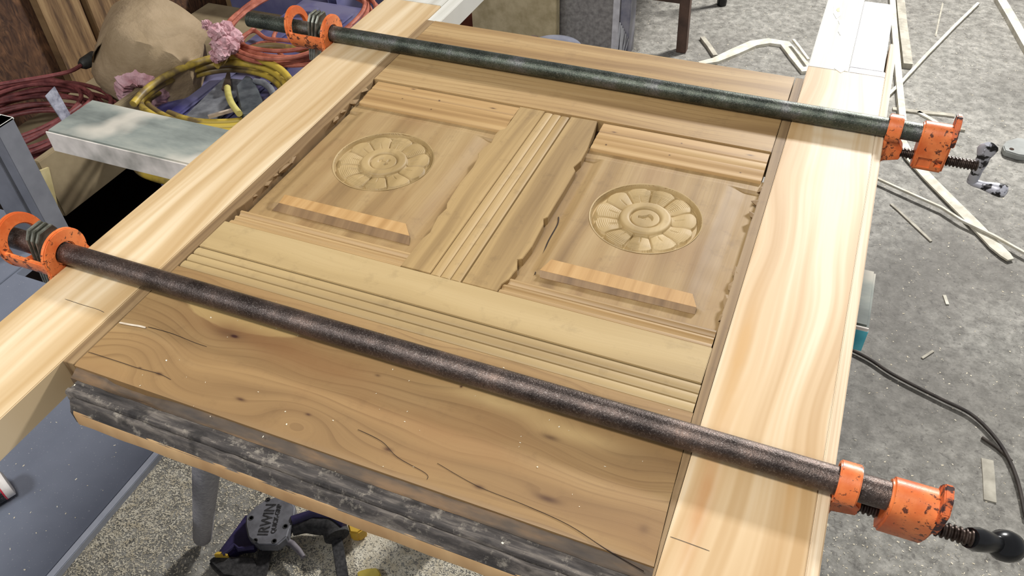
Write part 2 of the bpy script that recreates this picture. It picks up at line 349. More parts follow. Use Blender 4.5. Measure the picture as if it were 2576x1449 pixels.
# mullion
def ragx(ya,yb,x,amp,n,seed,sgn=1):
    r=random.Random(seed);return [((x+sgn*(abs(r.gauss(0,amp))if k%3 else 0))*S,(ya+(yb-ya)*k/(n-1))*S) for k in range(n)]
left=[(-.6535,1.562),(-.651,1.50),(-.6505,1.462),(-.6605,1.452),(-.6625,1.43),(-.6575,1.40),(-.6645,1.375),(-.668,1.352),(-.6610,1.335),(-.657,1.30),(-.6585,1.24),(-.656,1.19),
      (-.654,1.165),(-.6475,1.150),(-.6525,1.12),(-.6490,1.095),(-.645,1.07),(-.6500,1.05),(-.6515,1.02),(-.6525,.9635)]
mk('mullion_board',*prism([(x*S,y*S) for x,y in left]+[(-.5915*S,.9635*S),(-.5915*S,1.5625*S)],zb,ZT),MULW,door,bevel=.0006,label='left mullion board with torn wavy edge')
pr=[]
cx0=-.5912;wd=.0205
for k in range(3):
    c0=cx0+wd*(k+.5)
    for t in range(0,9):
        an=math.pi*(1-t/8); pr.append(((c0+math.cos(an)*wd*.49)*S,ZT+(-.0042+.0036*math.sin(an)**.6)*S))
for k in range(3): mk('reed',*swept(pr[k*9:(k+1)*9],'Y',.9625*S,(1.5585-.001*k)*S,zb),MULW,door,smooth=True)
right=[(-.5265,.9625),(-.4575,.9620),(-.4568,.9825),(-.450,.9990),(-.4465,1.03),(-.4555,1.055),(-.4475,1.06),(-.4440,1.10),(-.447,1.17),(-.4530,1.185),(-.4475,1.193),(-.4468,1.28),(-.4472,1.36),(-.4555,1.372),(-.4485,1.40),(-.4500,1.445),(-.4560,1.50),(-.4625,1.55),(-.4648,1.5625),(-.5265,1.5605)]
mk('mullion_board',*prism([(x*S,y*S) for x,y in right],zb,ZT-.0004),MULW,door,bevel=.0006,label='right mullion board with chipped edge')
# chipped remains of carved leaf border (little facets)
def facets(pts,mat,zt,nm='carving_remnant',amp=.004):
    for k,(x,y,s,an) in enumerate(pts):
        V=[(x*S,y*S,ZT+zt+amp*.5)];n=5
        for i in range(n):
            a=an+2*math.pi*i/n;rr=.72*s*S*(1+.5*math.sin(a*2+k));V.append((x*S+math.cos(a)*rr*.6,y*S+math.sin(a)*rr,ZT+zt-amp*.6))
        V.append((x*S,y*S,ZT+zt-.01));Fc=[(0,1+i,1+(i+1)%n) for i in range(n)]+[(6,1+(i+1)%n,1+i) for i in range(n)]
        mk(nm,V,Fc,mat,door)
facets([(-1.046,1.51,.020,.3),(-1.043,1.455,.024,.9),(-1.047,1.41,.018,.2),(-1.044,1.375,.02,1.4),(-1.047,1.20,.026,.5),(-1.045,1.165,.024,1.1),(-1.049,1.13,.018,.4),(-1.047,1.10,.02,1.),(-1.050,1.055,.02,.2)],EDGW,-.0010,amp=.0016)
facets([(-.0735,1.43,.018,.3),(-.0725,1.385,.022,.7),(-.0735,1.34,.018,.1),(-.0705,1.16,.022,.8),(-.0725,1.12,.018,.3),(-.0735,1.085,.02,.9),(-.0725,1.04,.014,.5)],EDGW,-.0010,amp=.0016)
# mouldings
def moul(name,x0,x1,prof,mat,zbb=-.03,label=None):
    mk(name,*swept([(y*S,ZT+z*S) for y,z in prof],'X',x0*S,x1*S,ZT+zbb*S),mat,door,smooth=True,label=label)
UP=[(1.5635,-.004),(1.5600,-.0025),(1.529,-.0025),(1.527,-.0045),(1.524,-.0040),(1.505,-.0030),(1.502,-.0050),(1.499,-.0048),(1.486,-.0055),(1.482,-.0075),(1.470,-.0068),(1.4640,-.0074),(1.4626,-.0095),(1.4622,-.024)]
for x0,x1 in((-1.0325,-.6545),(-.4485,-.0785)): moul('upper_moulding',x0,x1,UP,MOUW)
LO=[(1.0095,-.024),(1.0090,-.0075),(1.0065,-.0050),(1.0020,-.0045),(1.0000,-.0085),(.9960,-.0105),(.9915,-.0095),(.9895,-.0060),(.9870,-.0045),(.9840,-.0048),(.9825,-.0080),(.9770,-.0090),(.9740,-.0055),(.9700,-.0040),(.9650,-.0040),(.9640,-.0070),(.9638,-.02)]
for x0,x1 in((-1.0420,-.6540),(-.4565,-.0740)): moul('lower_moulding',x0,x1,LO,LMOW)
# panels and rosettes
ZM,ZF=ZT-.0125,ZT-.0065
def rosette_h(r,th,seed):
    n=11; ph=((th*n/(2*math.pi)+seed*.13)%1)*2-1; rp=.0575+.0085*np.sqrt(np.clip(1-ph*ph*.96,0,1))
    h=np.full_like(r,-.0066)
    body=-.0030+.0016*(1-ph**2)-.0022*(1-sm(r,.036,.054))-.0008*sm(r,.056,.066)
    edge=-.0046*np.exp(-((np.abs(ph)-1)*r*math.pi/n/.0007)**2)*(vnoise(np.cos(th),np.sin(th),4,seed+3)*.7+.5)
    rib=-.0016*np.exp(-(ph*r*math.pi/n/.0005)**2)*sm(r,.036,.040)*(1-sm(r,.046,.052))
    ser=-.00035*np.sin(r*2400)*(vnoise(np.cos(th),np.sin(th),2.5,seed)>.5)
    h=np.where(r<rp,body+edge+rib+ser,h)
    h=np.where(r<.0345,-.0042+0*r,h)
    k=np.clip(1-((r-.0270)/.0075)**4,0,1)**.5
    h=np.where(np.abs(r-.027)<.0075,np.maximum(h,-.0050+.0052*k),h)
    h=np.where(r<.0195,-.0012-.0008*(r/.0195)**4-.0022*(vnoise(r*np.cos(th),r*np.sin(th),150,seed+1)>.62)*(r<.010),h)
    h=h-.0030*np.exp(-((r-.0193)/.0006)**2)
    w=sm(r,.0690,.0725); h=h*(1-w)+.0003*w
    h=h-.0018*np.exp(-((r-.0690)/.0009)**2)
    return h
def panel(x0,x1,cx,cy,fx0,fx1,seed,bev,shd):
    def fn(X,Y):
        x=X/S;y=Y/S
        k=sm(y,1.046,1.060)*(1-sm(y,1.433,1.441))*sm(x,fx0-.02,fx0+.006)*(1-sm(x,fx1-.01,fx1+.035))
        z=ZM+(ZF-ZM)*k+.0032*sm(y,1.428,1.434)*(1-k)+.0006*vnoise(X,Y,40,seed)-.0003
        d=np.hypot(X-cx,Y-cy); z=z-.012*(1-sm(d,.0700,.0716))
        return z
    p=hfield('panel',x0*S,x1*S,.995*S,1.470*S,260,320,fn,PANW,door,zb+.01)
    # polar grid for the carving
    nr,nt=120,420; rr=np.linspace(.0004,.0735,nr); tt=np.linspace(0,2*np.pi,nt,endpoint=False); RR,TT=np.meshgrid(rr,tt,indexing='ij')
    H=rosette_h(RR,TT,seed)+ZF+.0004*vnoise(RR*np.cos(TT),RR*np.sin(TT),40,2)
    off=root_loc(p);V=np.stack([cx+RR*np.cos(TT)-off.x,cy+RR*np.sin(TT)-off.y,H-off.z],-1).reshape(-1,3)
    i=np.arange((nr-1)*nt);a=i//nt*nt;b=i%nt;b2=(b+1)%nt
    Q=np.stack([a+b,a+nt+b,a+nt+b2,a+b2],-1)
    me=bpy.data.meshes.new('rosette');me.vertices.add(len(V));me.vertices.foreach_set('co',V.ravel());me.loops.add(Q.size)
    me.loops.foreach_set('vertex_index',Q.ravel().astype(np.int32));me.polygons.add(len(Q));me.polygons.foreach_set('loop_start',np.arange(len(Q),dtype=np.int32)*4)
    me.update(calc_edges=True);me.polygons.foreach_set('use_smooth',np.ones(len(Q),dtype=bool));me.materials.append(ROSW)
    o=bpy.data.objects.new('rosette',me);C.objects.link(o);o.parent=p;o['label']='carved round flower rosette with ringed centre'
    Q=[at(x,y,ZF) for x,y in bev]
    V=[Vector((q.x,q.y,ZF+(.0011 if i<2 else .0006))) for i,q in enumerate(Q)]+[Vector((q.x,q.y,ZF-.004)) for q in Q]
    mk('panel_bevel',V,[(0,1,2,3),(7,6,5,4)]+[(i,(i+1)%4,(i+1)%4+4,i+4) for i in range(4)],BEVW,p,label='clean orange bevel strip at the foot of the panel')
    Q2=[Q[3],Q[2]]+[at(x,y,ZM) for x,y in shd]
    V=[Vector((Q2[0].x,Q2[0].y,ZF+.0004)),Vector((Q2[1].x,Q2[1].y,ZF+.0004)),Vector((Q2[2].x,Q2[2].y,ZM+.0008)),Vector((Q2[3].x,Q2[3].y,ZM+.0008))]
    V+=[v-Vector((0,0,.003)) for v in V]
    mk('panel_bevel',V,[(0,1,2,3),(7,6,5,4)]+[(i,(i+1)%4,(i+1)%4+4,i+4) for i in range(4)],SHDW,p,label='dark steep step below the orange bevel')
    return p
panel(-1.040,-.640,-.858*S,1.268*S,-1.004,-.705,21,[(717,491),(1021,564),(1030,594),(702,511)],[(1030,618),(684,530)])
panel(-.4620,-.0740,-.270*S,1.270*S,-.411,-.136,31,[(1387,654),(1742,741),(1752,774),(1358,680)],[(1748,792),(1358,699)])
# old stile remains on both sides
r=random.Random(4)
pl=[(-1.0735,1.908),(-1.0735,.552)]+[(-1.0505,.553)]
yy=.56
while yy<1.90:
    base=-1.0500
    if 1.01<yy<1.56: base=-1.046+.003*math.sin(yy*37)*r.random()
    pl.append((base+r.uniform(-.0006,.0006),yy)); yy+=.022
pl.append((-1.0500,1.908))
mk('old_stile_strip',*prism([(x*S,y*S) for x,y in pl],zb,ZT-.0006),EDGW,door,bevel=.0005,label='dark left remnant of the old stile')
def xr(y): return float(np.interp(y,[.5375,.654,.808,1.0,1.10,1.46,1.57,1.9],[-.0590,-.0650,-.0700,-.0730,-.0735,-.0735,-.0762,-.0748]))
pr_=[(-.0555,.535),(-.0555,1.908)]
yy=1.908
while yy>.56:
    b_=xr(yy)+.0007
    if 1.03<yy<1.46: b_-=.002*abs(math.sin(yy*23))*r.random()
    pr_.append((b_+r.uniform(-.0003,.0003),yy)); yy-=.022
pr_.append((xr(.535)+.0007,.535))
mk('old_stile_strip',*prism([(x*S,y*S) for x,y in pr_],zb,ZT-.0006),EDGW,door,bevel=.0005,label='dark right remnant of the old stile')
# cracks and joints in the surface: thin dark slivers following the grain
def crack(pts,w=.0009,mat=DARK,name='crack',parent=door,z=ZT+.0002,label=None):
    P=spline([at(x,y,z) for x,y in pts],5);V=[];Fc=[];n=len(P)
    for i,p in enumerate(P):
        t=(P[min(i+1,n-1)]-P[max(i-1,0)]).normalized();s=Vector((-t.y,t.x,0));ww=w*(.5 if i in(0,n-1) else 1)*.5
        V+=[p+s*ww,p-s*ww,p-Vector((0,0,.002))]
    for i in range(n-1):
        a=3*i;b=a+3;Fc+=[(a,b,b+1,a+1),(a+1,b+1,b+2,a+2),(a+2,b+2,b,a)]
    Fc+=[(0,1,2),(3*n-1,3*n-2,3*n-3)]
    mk(name,V,Fc,mat,parent,label=label)
crack([(372,822),(430,838),(490,862),(520,872)],.0006); crack([(222,885),(300,910),(345,925),(400,940),(430,955)],.0006)
crack([(900,1080),(960,1110),(1000,1150),(1070,1190),(1074,1206)],.0005)
crack([(1100,1165),(1200,1222),(1320,1270),(1430,1320),(1520,1378),(1620,1436)],.0004)
crack([(1405,545),(1402,565),(1380,605),(1366,640),(1345,690)],.0018,z=ZT-.0115)
crack([(1622,418),(1615,432),(1612,450)],.0012,z=ZT-.011)
SPLI=plain('pale_splinter',(186,168,144),(214,202,184),60,.7)
crack([(300,811),(325,816),(350,820),(366,824)],.0026,SPLI,'splinter',z=ZT+.0012,label='pale raised splinter at the left end of the kick panel')
# ------------------------------------------------------------------ new planks
pk=thing('new_plank','New pale pine plank with wavy grain glued on the left side of the door','plank',U(-1.162,1.2,-TH))
def pbox(nm,x0,x1,y0,y1,mat,p,z0=-TH,z1=0.,bev=.001,label=None): return mk(nm,*box(x0*S,x1*S,y0*S,y1*S,ZT+z0*S,ZT+z1*S),mat,p,bevel=bev,label=label)
pbox('board',-1.250,-1.0742,.10,2.000,NEWL,pk)
pbox('primed_end',-1.250,-1.0742,2.0004,2.42,WHI2,pk,label='whitened far end')
pbox('primed_underboard',-1.0738,-1.034,1.9095,2.42,WHI2,pk,-TH,-.004,label='whitened lower step of the far end')
PENC=plain('pencil',(70,60,50),(90,78,64),50,.8)
crack([(163,752),(205,766),(245,778),(262,786)],.0007,PENC,'pencil_line',pk,ZT+.0002)
pk=thing('new_plank','New pale pine plank with whitewashed far end glued on the right side of the door','plank',U(.042,1.2,-TH))
pbox('board',-.0548,.1232,.22,1.9750,NEWR,pk)
pbox('edge_strip',.1236,.1408,.22,2.160,EDGB,pk,label='narrow edge strip along the outer side')
pbox('primed_end',-.0548,.0400,1.9754,2.70,WHI2,pk,label='cream primed part of the far end with filler patches')
pbox('primed_block',.0406,.1190,2.0030,2.400,WHIT,pk,label='grey white primed part of the far end')
pbox('primed_end',.0406,.1232,1.9754,2.0026,WHIT,pk)
FILL=plain('white_filler',(236,236,230),(244,244,240),40,.5)
for nm,pts in(('filler_patch',[(2098,172),(2104,140),(2112,118),(2135,112),(2140,135),(2128,176),(2115,184)]),('filler_patch',[(2108,52),(2122,50),(2126,60),(2114,90),(2108,80),(2112,62)]),
              ('filler_patch',[(2098,14),(2112,12),(2120,22),(2114,40),(2104,48),(2096,34)])):
    P=[at(x,y,ZT) for x,y in pts]; mk(nm,*prism([(p.x,p.y) for p in P],ZT-.0005,ZT+.0008),FILL,pk,bevel=.0003)
P=[at(x,y,ZT) for x,y in[(2105,22),(2112,20),(2112,30),(2107,31),(2103,26)]]
mk('paint_chip',*prism([(p.x,p.y) for p in P],ZT-.0005,ZT+.0012),plain('olive_paint',(150,150,80),(176,176,106),80,.5),pk,label='small olive green paint chip')
crack([(1686,1350),(1720,1362),(1785,1386)],.0007,PENC,'pencil_line',pk,ZT+.0002)
P=[at(x,y,ZT) for x,y in[(2198,338),(2224,342),(2221,353),(2196,350)]]
# ------------------------------------------------------------------ pipe clamps
def pipemat(name,dk,md,gr,rough):
    m=NT(name,rough,.75); X,Y,Z=m.sep(); n=m.noise(None,26,5,.65); n2=m.noise(None,520,3,.8)
    c=m.ramp(n,[(.34,dk),(.52,md),(.68,gr)]); c=m.mix(m.M('MULTIPLY',m.step(n2,.54,.66),.3),c,(178,170,164)); c=m.mix(m.M('MULTIPLY',m.step(m.noise(None,300,3,.7),.52,.62),.5),c,dk)
    return m.out(c,n2,.6,.0008,m.M('ADD',m.M('MULTIPLY',n2,.35),rough-.28))
PIPF=pipemat('green_black_pipe',(50,56,50),(82,88,78),(106,106,106),.46)
PIPN=pipemat('brown_black_pipe',(54,46,43),(84,73,68),(106,90,82),.44)
m=NT('chipped_orange_paint',.38); n=m.noise(None,130,5,.7,.4); n2=m.noise(None,24,4,.6)
c=m.mix(m.step(n2,.40,.62),(206,98,46),(232,132,74)); c=m.mix(m.M('MULTIPLY',m.step(m.M('ADD',m.M('MULTIPLY',n,.65),m.M('MULTIPLY',n2,.35)),.555,.59),.9),c,(58,32,30))
ORAN=m.out(c,n,.3,.0008)
STEE=plain('zinc_steel',(104,104,92),(168,168,156),60,.42,.7,.2)
SCRW=plain('oily_screw_steel',(46,34,28),(92,78,70),120,.35,.7,.2)
WORN=plain('worn_silver_over_black',(34,32,34),(206,206,214),60,.4,.35,.3,.44,.50)
BLAK=plain('black_enamel',(12,12,13),(24,24,26),40,.22,.1,.05)
RUST=plain('dark_rust',(62,32,24),(104,56,38),90,.7,0.,.4)
FLAN=plain('worn_orange_flange',(60,34,32),(214,108,58),120,.5,0.,.4,.46,.54,5)
RP=.0134
def ringplate(c,ax_x0,ax_x1,outer,inner,rot):
    "plate with a hole, outlines in (y,z), thickness along x"
    n=len(outer);V=[]
    for x in(ax_x0,ax_x1):
        for p in outer:V.append(c+rot@Vector((x,p[0],p[1])))
        for p in inner:V.append(c+rot@Vector((x,p[0],p[1])))
    Fc=[]
    for i in range(n):
        j=(i+1)%n
        Fc+=[(i,j,j+2*n,i+2*n),(n+j,n+i,n+i+2*n,n+j+2*n),(j,i,n+i,n+j),(i+2*n,j+2*n,n+j+2*n,n+i+2*n)]
    return V,Fc
def polar(fn,n=40): return [(math.cos(2*math.pi*k/n)*fn(2*math.pi*k/n),math.sin(2*math.pi*k/n)*fn(2*math.pi*k/n)) for k in range(n)]
def shell(c,x0,x1,r0,r1,a0,a1,rot,n=16,fz=1.):
    V=[];Fc=[]
    for i in range(n+1):
        a=math.radians(a0+(a1-a0)*i/n)
        for x,r in((x0,r0),(x1,r0),(x1,r1),(x0,r1)): V.append(c+rot@Vector((x,math.cos(a)*r,math.sin(a)*r*fz)))
    for i in range(n):
        for k in range(4): Fc.append((i*4+k,i*4+(k+1)%4,i*4+4+(k+1)%4,i*4+4+k))
    Fc+=[(0,1,2,3),(n*4+3,n*4+2,n*4+1,n*4)]
    return V,Fc
def boolcut(o,V,Fc):
    cu=mk('cutter_tmp',V,Fc,DARK,o.parent)
    md=o.modifiers.new('b','BOOLEAN');md.object=cu;md.operation='DIFFERENCE';md.solver='EXACT'
    bpy.context.view_layer.update();dg=bpy.context.evaluated_depsgraph_get()
    me=bpy.data.meshes.new_from_object(o.evaluated_get(dg));o.modifiers.clear();o.data=me;bpy.data.objects.remove(cu)
def clamp(label,yu,x0u,x1u,pmat,roll,near):
    ax=Vector((0,yu*S,ZT+RP+.0005)); t=thing('pipe_clamp',label,'clamp',(-.37,yu*S,ZT))
    V,Fc=lathe(ax,[(x0u*S,RP*.86),(x0u*S,RP),(x1u*S,RP),(x1u*S,RP*.86)],'X',40); mk('pipe',V,Fc,pmat,t,smooth=True)
    rot=Matrix.Rotation(math.radians(roll),3,'X'); rid=Matrix.Identity(3)
    # ---- tail jaw
    F0=-1.2505*S
    front=lambda a:(.0325 if math.sin(a)>-.3 else .0325+.024*max(0,-math.sin(a)-.3)/.7) 
    hole=polar(lambda a:RP+.0015)
    A=ringplate(ax,F0-.0065,F0,polar(front),hole,rid)
    rear=polar(lambda a:.0335+.006*max(0,math.sin(a-.2))**2)
    hr=polar(lambda a:.0210+.002*abs(math.sin(a)))
    B=ringplate(ax+Vector((F0-.072,0,0)),-.0035,.0035,rear,hr,Matrix.Rotation(math.radians(-7),3,'Y'))
    W=shell(ax,F0-.0735,F0-.004,.0265,.0325,172,335,rid)
    foot=obox(ax+Vector((F0-.016,-.001,-.036)),Vector((1,0,0)),Vector((0,1,0)),Vector((0,0,1)),(.014,.004,.014))
    j=mk('tail_jaw',*join(A,B,W,foot),ORAN,t,smooth=True,bevel=.0012,label='orange tail jaw bearing on the outer edge of the left plank')
    for k in range(3):
        ro=Matrix.Rotation(math.radians(10+3*k),3,'Y')
        pl=[(-.0165,-.052),(.0165,-.052),(.0165,.024),(.010,.036),(-.010,.036),(-.0165,.024)]
        V=[];q=ax+Vector((F0-.040+.0065*k,0,0))
        v,f=prism(pl,-.002,.002,'X'); V=[q+ro@Vector(p) for p in v]
        mk('clutch_plate',V,f,STEE,t,bevel=.0008)
    # ---- sliding jaw by the work
    H0=.1412*S
    A=ringplate(ax,H0,H0+.0190,polar(lambda a:RP+.0066),hole,rot)
    pts=[(-.013,.004),(.013,.004),(.016,-.030),(.012,-.056),(-.012,-.056),(-.016,-.030)]
    v,f=prism(pts,H0,H0+.005,'X');B=([ax+rot@Vector(p) for p in v],f)
    g=[(H0,-.056),(H0+.008,-.050),(H0+.028,-.044),(H0+.028,-.026),(H0+.019,-.014),(H0,-.008)]
    v,f=prism(g,-.0085,.0085,'Y');Gs=([ax+rot@Vector(p) for p in v],f)
    mk('sliding_jaw',*join(A,B,Gs),ORAN,t,smooth=True,bevel=.0012,label='orange sliding jaw against the outer edge of the right plank')
    # ---- screw head
    a0,a1=.209*S,.272*S; SZ=-.036
    ol=[(.0185*math.cos(q),.0185*math.sin(q)) for q in [math.radians(d) for d in range(-10,191,20)]]+[(-.0195,-.012),(-.0175,-.036),(-.0140,-.050),(-.006,-.0535),(.006,-.0535),(.0140,-.050),(.0175,-.036),(.0195,-.012)]
    v,f=prism(ol,a0,a1,'X');hb=mk('screw_head',[ax+rot@Vector(p) for p in v],f,ORAN,t,smooth=True,bevel=.0025,seg=3,label='orange screw head on the end of the pipe')
    if not near:
        q=ax+rot@Vector(((a0+a1)/2-.006,-.020,-.036)); boolcut(hb,*obox(q,Vector((1,0,0)),rot@Vector((0,1,0)),rot@Vector((0,0,1)),(.009,.006,.0085)))
        q=ax+rot@Vector(((a0+a1)/2+.012,-.0185,-.034)); boolcut(hb,*obox(q,Vector((1,0,0)),rot@Vector((0,1,0)),rot@Vector((0,0,1)),(.0045,.006,.0065)))
        for pl in hb.data.polygons: pass
    ear=[(.0165,.000),(.0190,.020),(.0150,.031),(.004,.0325),(-.006,.028),(-.0185,.010),(-.0180,-.006)] if not near else [(.016,-.004),(.0185,.014),(.0120,.0300),(-.004,.0320),(-.0150,.0240),(-.0185,.004),(-.018,-.012)]
    v,f=prism(ear,a1-.004,a1+.0035,'X');mk('flange',[ax+rot@Vector(p) for p in v],f,FLAN,hb,bevel=.0012,label='raised worn flange')
    # ---- screw
    x=H0+.026; prof=[]
    xe=a1+(.045 if not near else .036)
    while x<xe: prof+=[(x,.0060),(x+.0010,.0078),(x+.0024,.0078),(x+.0034,.0060)];x+=.0048
    sc=ax+rot@Vector((0,0,SZ));mk('screw',*lathe(sc,prof,'X',24),SCRW,t,smooth=True,label='threaded steel screw')
    # ---- handle
    hc=sc+Vector((xe+.004,0,0))
    if not near:
        X=hc.x+.003; top=atx(2488,368,X); el=atx(2444,458,X+.004)
        d=(top-el).normalized();sd=d.cross(Vector((1,0,0))).normalized()
        P=[];
        for s,wv in((-.002,.0070),(.10,.0078),(.35,.0075),(.55,.0095),(.70,.0088),(.82,.0118),(.93,.0135),(1.0,.0120),(1.05,.0065)):
            P.append((s,wv))
        V=[];Fc=[]
        for s,wv in P:
            c0=el.lerp(top,s)
            for k in range(12):
                a=2*math.pi*k/12;V.append(c0+Vector((1,0,0))*math.cos(a)*wv+sd*math.sin(a)*(.0055 if s<.6 else .0040))
        n=12
        for i in range(len(P)-1):
            for k in range(n):Fc.append((i*n+k,i*n+(k+1)%n,(i+1)*n+(k+1)%n,(i+1)*n+k))
        Fc+=[tuple(range(n))[::-1],tuple(range((len(P)-1)*n,len(P)*n))]
        hd=mk('crank_handle',V,Fc,WORN,t,smooth=True,label='worn silver and black crank handle')
        g0=el;g1=el+Vector((.050,-.004,-.004))
        mk('grip',*tube([g0.lerp(g1,s) for s in(0,.08,.25,.45,.65,.85,.96,1.0)],lambda u:[.0052,.0058,.0060,.0075,.0095,.0105,.0085,.003][min(7,round(u*7))],16),WORN,hd,smooth=True)
        # raised figures on the paddle
        tx=bpy.data.curves.new('raised_figures','FONT');tx.body='50';tx.size=.013;tx.extrude=.0005;tx.align_x='CENTER';tx.align_y='CENTER'
        to=bpy.data.objects.new('tmp',tx);C.objects.link(to);bpy.context.view_layer.update()
        me=bpy.data.meshes.new_from_object(to.evaluated_get(bpy.context.evaluated_depsgraph_get()));bpy.data.objects.remove(to)
        me.materials.clear();me.materials.append(plain('bare_silver',(190,190,196),(220,220,226),50,.4,.4))
        e=bpy.data.objects.new('raised_figures',me);C.objects.link(e);e.parent=hd
        nrm=Vector((1,0,0))*-1; 
        nz=(Vector((0,0,ZT+S))-top).normalized(); nx=Vector((1,0,0)) if nz.x<0 else Vector((-1,0,0))
        zc=Vector((-1,0,0)) if (Vector((0,0,ZT+S))-top).x<0 else Vector((1,0,0))
        yc=-d.cross(Vector((0,0,0))) if False else (d.cross(zc)).normalized(); xc=yc.cross(zc).normalized()
        M=Matrix((xc,yc,zc)).transposed().to_4x4(); M.translation=el.lerp(top,.90)+zc*.0042-root_loc(hd); e.matrix_local=M
    else:
        a=hc+Vector((-.004,0,0)); b=atx(2532,1374,hc.x+.038)
        P=[a,a.lerp(b,.18),a.lerp(b,.38),a.lerp(b,.6),a.lerp(b,.78)]
        hd=mk('crank_handle',*tube(P,lambda u:[.0090,.0108,.0100,.0085,.0075][min(4,round(u*4))],14,scale=1.1),BLAK,t,smooth=True,label='glossy black crank handle')
        d=(b-a).normalized();q=Vector((0,0,1)).rotation_difference(d).to_matrix()
        mk('grip',*lathe(b,[(-.020,.006),(-.016,.0105),(-.008,.0145),(0,.0150),(.008,.0138),(.014,.0095),(.0165,.003)],'Z',24,q),BLAK,hd,smooth=True)
    return t
clamp('Far pipe clamp with green-black pipe and worn silver crank handle, laid across the door',1.7115,-1.519,.274,PIPF,0,False)
clamp('Near pipe clamp with brown-black pipe and glossy black handle, laid across the door',.7545,-1.62,.274,PIPN,12,True)
# ------------------------------------------------------------------ sawhorses
m=NT('grey_weathered_beam',.7); X,Y,Z=m.sep(); n=m.noise(m.comb(m.M('MULTIPLY',X,5),m.M('MULTIPLY',Y,14),m.M('MULTIPLY',Z,14)),1.,5,.6); n2=m.noise(None,6,3)
c=m.ramp(n,[(.34,(96,102,98)),(.5,(128,134,128)),(.66,(158,160,150))]); c=m.mix(m.M('MULTIPLY',m.step(n2,.5,.62),.7),c,(204,196,182))
BEAM=m.out(c,n,.25,.001)
sh=thing('sawhorse','Wooden sawhorse with grey paint-smeared beam sticking out left of the door','sawhorse',(-.8*S,1.25*S,0))
zt=ZT-.0665*S
mk('beam',*box(-1.770*S,.172*S,1.171*S,1.332*S,zt-.038,zt),BEAM,sh,bevel=.003)
mk('painted_side',*box(-1.768*S,.1715*S,1.1675*S,1.1708*S,zt-.0375,zt-.001),plain('smeared_white_paint',(150,146,138),(214,206,198),9,.6,0,.1,.40,.56),sh,label='white-smeared near side of the beam')
for xx in(-.78,-.12):
    for sy in(-1,1): mk('leg',*bar((xx*S,1.25*S+sy*.02,zt-.03),(xx*S,1.25*S+sy*.055,.0),.08,.03,Vector((1,0,0))),BEAM,sh)
P0=(.1722*S,.1730*S)
mk('paint_mark',*box(.150*S,.1724*S,1.1672*S,1.181*S,zt-.0385,zt-.006),plain('teal_paint',(60,160,180),(96,190,205),30,.5),sh,label='teal paint on the right end of the beam')
GRYM=plain('dusty_grey_metal',(128,126,132),(168,165,168),220,.7,.2,.3)
s2=thing('sawhorse','Dusty grey metal sawhorse with rounded leg under the near end of the door','sawhorse',(-.3,.40,0))
mk('beam',*box(-.60,-.06,.345,.395,zt-.042,zt),GRYM,s2,bevel=.004)
def mleg(a,b):
    a,b=Vector(a),Vector(b);return tube([a,a.lerp(b,.5),a.lerp(b,.955),a.lerp(b,.985),b],lambda u:[.0165,.0175,.0185,.0150,.008][min(4,round(u*4))],16)
fa,fb=at(522,1128,zt-.03),at(509,1356,.012)
lg=mk('leg',*mleg(fa,fb),GRYM,s2,smooth=True)
b=at(503,1344,.05);mk('rivet_hole',*lathe(b,[(-.003,.0028),(.006,.0028)],'Z',12),DARK,lg)
mk('leg',*mleg((-.10,.37,zt-.03),(-.02,.58,.012)),GRYM,s2,smooth=True)
# ------------------------------------------------------------------ grey metal table with upright, lower left
SHEE=NT('blue_grey_sheet',.42,.15); n=SHEE.noise(None,5,4); n2=SHEE.noise(None,300,2)
SHEE=SHEE.out(SHEE.mix(SHEE.M('MULTIPLY',SHEE.step(n2,.66,.72),.5),SHEE.ramp(n,[(.3,(112,118,132)),(.7,(132,138,152))]),(180,182,186)),n2,.1,.0003)
ALUM=plain('brushed_aluminium',(122,124,132),(140,142,150),14,.45,.3,.05)
TZ=.45; tb=thing('machine_table','Blue-grey metal machine table with bright aluminium edge below the left plank','table',(-1.3,.6,0))
ex=at(275,1290,TZ).x; sx=at(30,690,TZ).x
pbx=at(150,598,TZ)
mk('table_top',*prism([(sx+.002,-.05),(ex-.012,-.05),(ex-.012,.74),(pbx.x+.002,.74),(pbx.x+.002,pbx.y+.032),(sx+.002,pbx.y+.032)],TZ-.02,TZ),SHEE,tb,bevel=.001)
mk('table_top',*box(sx-.40,sx-.002,-.05,pbx.y+.032,TZ-.02,TZ),SHEE,tb,bevel=.001)
mk('edge_trim',*box(ex-.0118,ex,-.05,.74,TZ-.012,TZ+.001),plain('bright_trim',(186,190,202),(206,210,220),20,.4,.1,.05),tb,bevel=.001,label='bright aluminium edge trim')
for a,b in((sx-.36,0.),(ex-.06,0.),(sx-.36,.80),(ex-.45,.66)): mk('leg',*box(a,a+.04,b,b+.04,0,TZ-.02),ALUM,tb)
pb=at(150,598,TZ); X0=pb.x
top=atx(20,303,X0); 
q=at(62,600,TZ)
up=thing('aluminium_fence','Upright slotted aluminium fence post standing at the far left on the metal table','post',(X0-.03,pb.y,TZ))
mk('post_face',*box(X0-.030,X0,pb.y-.012,pb.y+.03,TZ,top.z),ALUM,up,bevel=.001)
mk('slot',*box(X0-.041,X0-.0305,pb.y-.004,pb.y+.03,TZ,top.z-.02),BLAK,up,label='black slot')
mk('post_face',*box(X0-.115,X0-.0415,pb.y-.012,pb.y+.03,TZ,top.z-.004),ALUM,up,bevel=.001)
mk('end_cap',*box(X0-.115,X0,pb.y-.0125,pb.y+.031,top.z-.0038,top.z),plain('hatched_cap',(200,200,196),(224,222,214),50,.6),up,label='pale hatched end cap')
